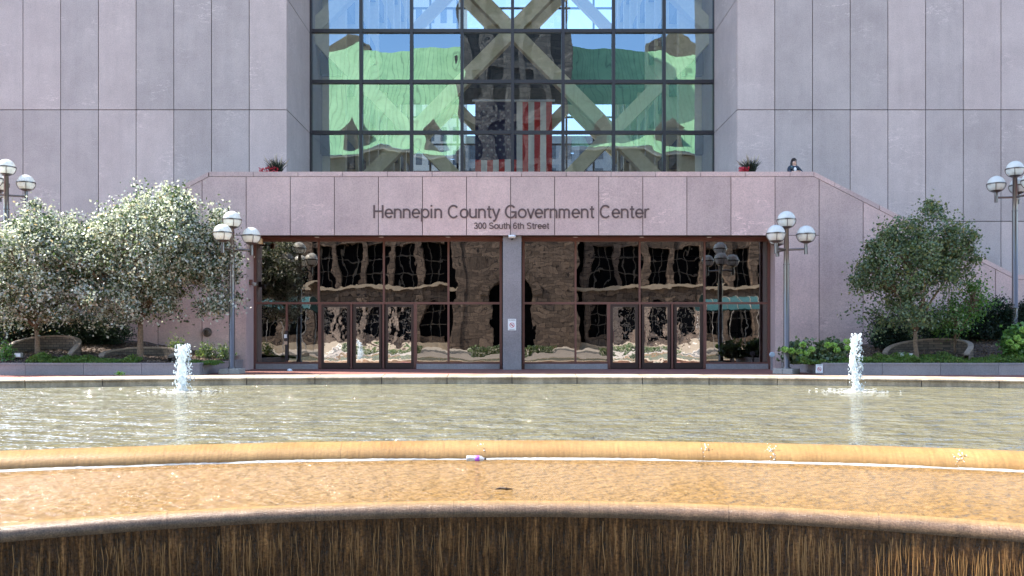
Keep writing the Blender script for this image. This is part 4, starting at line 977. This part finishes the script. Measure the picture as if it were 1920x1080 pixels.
# ------------------------------------------------------------------ person leaning on the parapet
def skin(name, verts, edges, radii, m, parent, root=0, sub=2):
    me = bpy.data.meshes.new(name); me.from_pydata([tuple(v) for v in verts], edges, []); o = bpy.data.objects.new(name, me); C.objects.link(o); o.parent = parent
    k = o.modifiers.new('skin', 'SKIN')
    for i, r_ in enumerate(radii):
        me.skin_vertices[0].data[i].radius = r_ if hasattr(r_, '__len__') else (r_, r_); me.skin_vertices[0].data[i].use_root = (i == root)
    k.use_smooth_shade = True; s = o.modifiers.new('sub', 'SUBSURF'); s.levels = s.render_levels = sub
    dg = bpy.context.evaluated_depsgraph_get(); me2 = bpy.data.meshes.new_from_object(o.evaluated_get(dg)); o.modifiers.clear(); o.data = me2
    me2.materials.clear(); me2.materials.append(m)
    for p in me2.polygons: p.use_smooth = True
    return o
def person():
    x, y = X(1486, 31.85), 31.85; t = thing('person', 'dark-haired person in a dark floral top leaning on the granite parapet', 'person', (x, y, 6.15))
    sk = plain('skin_tone', (.62,.40,.31), .55); hr = plain('dark_hair', (.02,.012,.01), .45, vscale=40, var=.4)
    m_, nt, p, o = mat('floral_top'); tc = N(nt, 'ShaderNodeTexCoord'); v = N(nt, 'ShaderNodeTexVoronoi', Scale=9.0); L(nt, tc.outputs['Object'], v.inputs['Vector'])
    L(nt, ramp(nt, v.outputs['Distance'], [(.14, (.25,.5,.5)), (.22, (.012,.02,.035))]), p.inputs['Base Color'])
    V = [(0,0,.92),(0,-.03,1.10),(0,-.06,1.28),(0,-.075,1.40),(0,-.08,1.46),(.005,-.10,1.53),(.01,-.115,1.60),
         (-.17,-.07,1.36),(-.27,-.18,1.18),(-.14,-.38,1.13),(.17,-.07,1.36),(.27,-.18,1.18),(.12,-.38,1.14),
         (-.09,.02,.86),(-.10,.0,.48),(-.10,.05,.08),(-.10,-.08,.04),(.09,.02,.86),(.10,.04,.48),(.10,.08,.08),(.10,-.05,.04),(-.05,-.42,1.15),(.05,-.42,1.16)]
    E = [(0,1),(1,2),(2,3),(3,4),(4,5),(5,6),(3,7),(7,8),(8,9),(3,10),(10,11),(11,12),(0,13),(13,14),(14,15),(15,16),(0,17),(17,18),(18,19),(19,20),(9,21),(12,22)]
    rad = [.13,.115,.13,.09,.05,(.075,.085),(.07,.085),.055,.043,.03,.055,.043,.03,.085,.06,.04,.035,.085,.06,.04,.035,(.04,.02),(.04,.02)]
    skin('body', V, E, rad, sk, t)
    jv = V[:4]+[V[7], V[8], (-.19,-.31,1.14), V[10], V[11], (.17,-.31,1.15)]; skin('top', jv, [(0,1),(1,2),(2,3),(3,4),(4,5),(5,6),(3,7),(7,8),(8,9)], [.145,.13,.145,.10,.07,.06,.05,.07,.06,.05], m_, t)
    tv = [V[0], V[13], V[14], (-.10,.05,.12), V[17], V[18], (.10,.08,.12)]; skin('trousers', tv, [(0,1),(1,2),(2,3),(0,4),(4,5),(5,6)], [.14,.1,.075,.055,.1,.075,.055], plain('dark_trousers', (.02,.02,.03), .8), t)
    for s in (-1, 1):                            # fingers
        bx = s*.045
        fv, fe, fr = [], [], []
        for k in range(5):
            i0 = len(fv); ox = -s*.012+(k-1.5)*.02 if k < 4 else s*.04; ln = (.055,.062,.058,.045,.035)[k]
            fv += [(bx+ox, -.43, 1.155), (bx+ox-s*.008, -.43-ln*.6, 1.165), (bx+ox-s*.02, -.43-ln, 1.145)]; fe += [(i0, i0+1), (i0+1, i0+2)]; fr += [.0095, .009, .007]
            skin('finger', fv[-3:], [(0,1),(1,2)], fr[-3:], sk, t, sub=1)
    h = MB(); h.sphere((0,-.085,1.605), .105, 20, 14, sc=(.95, 1.05, 1.15))
    hv = []
    for vx_, vy, vz in h.v:                      # open the shell for the face and let it fall to the shoulders
        if vy < -.10 and vz < 1.65: vy = -.085+(vy+.085)*.15
        hv.append((vx_, vy, vz))
    h.v = hv
    for k in range(26):
        a = R(-20+220*k/25); bx, by = .085*math.cos(a), -.075+.075*math.sin(a); h.tube([(bx*.9, by, 1.64), (bx*1.12, by+.01, 1.52), (bx*1.2, by, 1.40), (bx*1.15, by-.01, 1.33)], [.022,.026,.024,.008], 6)
    h.build('hair', hr, t, smooth=True, world=False)
    f = MB(); f.sphere((.01,-.20,1.585), .014, 8, 6, sc=(.7,1,1.2)); f.build('nose', sk, t, smooth=True, world=False)
    gl = MB(); gl.box(-.05, .07, -.197, -.190, 1.605, 1.635); gl.build('glasses', M['cap'], t, world=False)
    mo = MB(); mo.box(-.015, .035, -.1985, -.192, 1.545, 1.553); mo.build('mouth', plain('lips', (.45,.12,.12), .5), t, world=False)
    bl = MB(); bl.sphere((0,-.185,1.27), .07, 12, 8, sc=(.8,.5,1.2)); bl.build('white_blouse', M['white'], t, smooth=True, world=False)
    t.rotation_euler = (0, 0, R(12)); t.scale = (1, 1, 1.0)
person()

# ------------------------------------------------------------------ litter in the lower pool
def bottle():
    c = Vector((X(892, 9.93), 9.93, WZ2+.022)); t = thing('plastic_bottle', 'clear plastic bottle with purple label and black cap lying against the ochre rim', 'bottle', c)
    gm, nt, p, o = mat('clear_plastic'); p.inputs['Base Color'].default_value = (.85,.86,.9,1); p.inputs['Roughness'].default_value = .12; p.inputs['Transmission Weight'].default_value = .55
    def turn(q_): q_.v = [(c.x+v[2]-.11, c.y+v[0]*.98-(v[2]-.11)*.06, c.z+v[1]) for v in q_.v]; return q_
    a = MB(); a.lathe([(.001,0),(.034,.002),(.038,.01),(.036,.03),(.038,.05),(.035,.06),(.038,.07),(.035,.085),(.038,.10),(.038,.155),(.034,.175),(.016,.20),(.0135,.215)], seg=24); turn(a).build('body', gm, t, smooth=True)
    b = MB(); b.lathe([(.0385,.102),(.0395,.103),(.0395,.153),(.0385,.154)], seg=24); turn(b).build('label_band', plain('purple_label', (.42,.12,.62), .4), t, smooth=True)
    d = MB(); d.lathe([(.001,.232),(.0155,.231),(.0155,.212),(.0135,.211)], seg=16); turn(d).build('cap', M['cap'], t)
bottle()
def twig():
    c = Vector((X(944, 8.03), 8.03, WZ2+.004)); q_ = MB(); q_.tube([c+Vector((-.08,0,0)), c+Vector((-.03,.012,.008)), c+Vector((.02,-.005,.006)), c+Vector((.085,.004,0))], [.004,.011,.012,.004], 7)
    q_.tube([c+Vector((-.02,.01,.006)), c+Vector((-.05,.035,.008))], [.006,.002], 6)
    o = q_.build('twig', plain('wet_twig', (.05,.025,.012), .5), None); rebase(o, c); tag(o, 'small dark twig floating in the middle of the lower basin', 'twig')
twig()
# splashes where stone joints break the flow over the upper rim
for i, (px, py, s) in enumerate(((1445, 850, 1.0), (1755, 862, .8), (1328, 843, .4), (905, 843, .3))):
    g2 = random.Random(90+i); q_ = MB()
    k = math.asin(X(px, 10)/RIM1[1])/RIM1[2]
    for j in range(int(34*s)):
        dr = g2.uniform(-.345, -.24); x_, y_ = apt(RIM1, k+g2.gauss(0, .0016), dr); zz = -.12-.16*((abs(dr)-.24)/.105)+g2.uniform(0, .05)
        q_.sphere((x_, y_, zz), g2.uniform(.003, .010), 6, 4)
    tag(q_.build('splash', M['foam'], smooth=True), kind='stuff')

# ------------------------------------------------------------------ city hall across the street (seen mirrored in the glass)
H = thing('city_hall', 'brown rusticated stone hall with green copper roof across the street', 'building', (0, -66, -.45))
HY = -64.0; W_ = 60; BW = 4.2; EV = 32.4
w1, gl_, cn = MB(), MB(), MB()
gl_.box(-W_, W_, HY-2, HY-1.2, -.45, EV-.2)
TX0, TX1 = -8.0, 9.0
nb = int(2*W_/BW)
def arched(q, x0, x1, zb, zs_, ztop, y0, y1):      # wall field with a round-headed opening between x0..x1
    cx, r_ = (x0+x1)/2, (x1-x0)/2; n = 12
    pts = [(x0, zs_)]+[(cx+r_*math.cos(math.pi-math.pi*i/n), zs_+r_*math.sin(math.pi*i/n)) for i in range(1, n)]+[(x1, zs_)]
    for a, b in zip(pts, pts[1:]): q.prism([(a[0], a[1]), (b[0], b[1]), (b[0], ztop), (a[0], ztop)], y1, y0)
for i in range(nb):
    x0 = -W_+BW*i; x1 = x0+BW
    if x1 > TX0+1 and x0 < TX1-1: continue
    pw = .95
    w1.box(x0-pw/2, x0+pw/2, HY-1.3, HY+.25, -.45, EV)
    zl = [(-.45, 1.6, 1), (7.4, 8.6, 1), (15.2, 16.4, 1), (22.0, 23.6, 1), (EV-1.2, EV, 1)]
    for a, b, _ in zl: w1.box(x0+pw/2, x1-pw/2, HY-1.3, HY, a, b)
    arched(w1, x0+pw/2, x1-pw/2, 1.6, 5.0, 7.4, HY-.05, HY-1.3)
    arched(w1, x0+pw/2, x1-pw/2, 23.0, 25.6, EV-1.2, HY-.05, HY-1.3)
    mx_ = (x0+x1)/2; w1.box(mx_-.22, mx_+.22, HY-1.25, HY-.1, 16.4, 22.0)
w1.build('wall', M['stone'], H)
wf = MB()
for i in range(nb):
    x0 = -W_+BW*i; x1 = x0+BW
    if x1 > TX0+1 and x0 < TX1-1: continue
    for z in (3.4, 5.0, 11.0, 13.2, 18.4): wf.box(x0+.5, x1-.5, HY-1.18, HY-1.0, z, z+.14)
    for f_ in (.34, .66): wf.box(x0+BW*f_-.06, x0+BW*f_+.06, HY-1.185, HY-.99, 1.6, 22)
wf.build('window_frames', plain('hall_window_frames', (.12,.10,.08), .7), H)
for a, b, e in ((8.6, 9.1, .55), (-.45, .5, .9), (22.2, 22.6, .4), (EV, EV+.6, .8)):
    cn.box(-W_, TX0, HY-1, HY+e, a, b); cn.box(TX1, W_, HY-1, HY+e, a, b)
cn.build('cornice', plain('pale_cornice', (.42,.34,.25), .8, var=.15, vscale=1.5), H)
gl_.build('window_glazing', M['hallwin'], H)
rf = MB(); RY, RZ = HY-17, 56.0
rf.poly([(-W_,HY+.9,EV+.6),(W_,HY+.9,EV+.6),(W_-14,RY,RZ),(-W_+14,RY,RZ)]); rf.poly([(W_,HY+.9,EV+.6),(W_,HY-35,EV+.6),(W_-14,RY,RZ)]); rf.poly([(-W_,HY-35,EV+.6),(-W_,HY+.9,EV+.6),(-W_+14,RY,RZ)])
rf.build('roof', M['copper'], H)
for x in (-27, -13.5, 15, 27):                    # dormers
    d = MB(); zz = EV+.6; d.box(x-1.7, x+1.7, HY-6, HY+.2, zz, zz+3.2); d.prism([(x-2, zz+3.2), (x+2, zz+3.2), (x, zz+6)], HY+.3, HY-8); dm = d.build('dormer', M['stone'], H)
    e = MB(); e.box(x-.9, x+.9, HY+.202, HY+.22, zz+.5, zz+2.8); e.build('window', M['dark'], dm)
for x in (-32, 31):
    d = MB(); d.box(x-4.5, x+4.5, RY-4, RY-.6, RZ-6, RZ+1.6); d.prism([(x-4.5, RZ+1.6), (x+4.5, RZ+1.6), (x, RZ+2.8)], RY-.6, RY-4); d.build('chimney', M['stone'], H)
tw = MB(); ty = HY+2.2; TH = 78
tw.box(TX0, TX1, HY-14, ty-1.2, 16, TH)
for x in (TX0, -4.4, -1.0, 2.0, 5.4, TX1): tw.box(x-.75, x+.75, ty-1.2, ty, 16 if x not in (TX0, TX1) else -.45, TH-2)
for z in (16, 23, 30, 38, 46, 54, 62, 70, TH-3): tw.box(TX0, TX1, ty-1.2, ty-.15, z, z+1.6)
tw.box(TX0, -3.1, ty-4, ty-.2, -.45, 16); tw.box(3.1, TX1, ty-4, ty-.2, -.45, 16)
arched(tw, -3.1, 3.1, 0, 7.2, 16, ty-.2, ty-3)
for k in range(15):                                # voussoirs
    a0, a1 = math.pi*k/15+.012, math.pi*(k+1)/15-.012; c_ = (0, 7.2)
    tw.prism([(c_[0]+3.2*math.cos(a0), c_[1]+3.2*math.sin(a0)), (c_[0]+4.7*math.cos(a0), c_[1]+4.7*math.sin(a0)), (c_[0]+4.7*math.cos(a1), c_[1]+4.7*math.sin(a1)), (c_[0]+3.2*math.cos(a1), c_[1]+3.2*math.sin(a1))], ty+.25, ty-1)
tw.build('tower', M['stone'], H)
dk = MB(); dk.box(TX0+.1, TX1-.1, HY-3, HY-1.5, -.45, 16); dk.build('portal_shadow_wall', M['hallwin'], H)

# glass station canopies on the street between plaza and hall
def canopy(label, x):
    t = thing('station_canopy', label, 'canopy', (x, -33, -.6), 'glass canopies on the street')
    f = MB(); g3 = MB(); n = 10; hw = 3.3
    for i in range(0, n+1, 2):
        xx_ = x-hw+2*hw*i/n; ts = [R(20+140*j/12) for j in range(13)]
        pts = [Vector((xx_, -34+2.6*math.cos(a), 3.6+2.4*math.sin(a))) for a in ts]; f.tube(pts, .035, 5)
    for sgn in (-1, 1):
        for xx_ in (x-hw*.8, x, x+hw*.8): f.tube([(xx_, -34+sgn*2.3, -.6), (xx_, -34+sgn*2.3, 4.3)], .05, 6)
    for j in range(12):
        a0, a1 = R(20+140*j/12), R(20+140*(j+1)/12); g3.poly([(x-hw,-34+2.55*math.cos(a0),3.6+2.35*math.sin(a0)),(x+hw,-34+2.55*math.cos(a0),3.6+2.35*math.sin(a0)),(x+hw,-34+2.55*math.cos(a1),3.6+2.35*math.sin(a1)),(x-hw,-34+2.55*math.cos(a1),3.6+2.35*math.sin(a1))])
    f.build('arched_frame', M['concrete'], t); g3.build('glazing', plain('teal_glazing', (.06,.15,.16), .25), t)
canopy('left teal glass station canopy on the street', -26); canopy('right teal glass station canopy on the street', 25)
# hedge between plaza and street
for i, x in enumerate((-14, 0, 14)):
    g4 = np.random.default_rng(200+i); n = 2200; cc = np.stack([x+g4.uniform(-4.5, 4.5, n), -28+g4.uniform(-.6, .6, n), -.46+g4.uniform(0, .8, n)], 1)
    h = thing('hedge', ('clipped hedge at the plaza edge before the left part of the hall', 'clipped hedge at the plaza edge before the hall portal', 'clipped hedge at the plaza edge before the right part of the hall')[i], 'hedge', (x, -28, -.46), 'hedges along the plaza edge')
    leaves('foliage', cc, .22, M['leaf_dark'], h, seed=i)

# ------------------------------------------------------------------ buildings beyond the atrium
def office(label, x0, x1, y, z1, m, nx, nz):
    t = thing('office_building', label, 'building', ((x0+x1)/2, y, -1.3), 'offices seen through the atrium'); b = MB(); b.box(x0, x1, y, y+15, -1.3, z1); b.build('wall', m, t); dx = (x1-x0)/nx; k = MB()
    for i in range(nx):
        for j in range(nz):
            z = z1-3.6*(j+1); 
            if z < 5: continue
            k.box(x0+dx*(i+.25), x0+dx*(i+.75), y-.03, y-.004, z, z+2.2)
    o = k.build('windows', M['officewin'], t)
office('pale multi-storey office block beyond the left side of the atrium', -17, -7.6, 130, 60, M['office'], 5, 14)
office('lower grey office block seen at the bottom of the atrium glass', -7.2, 22, 132, 32.5, M['office2'], 12, 7)
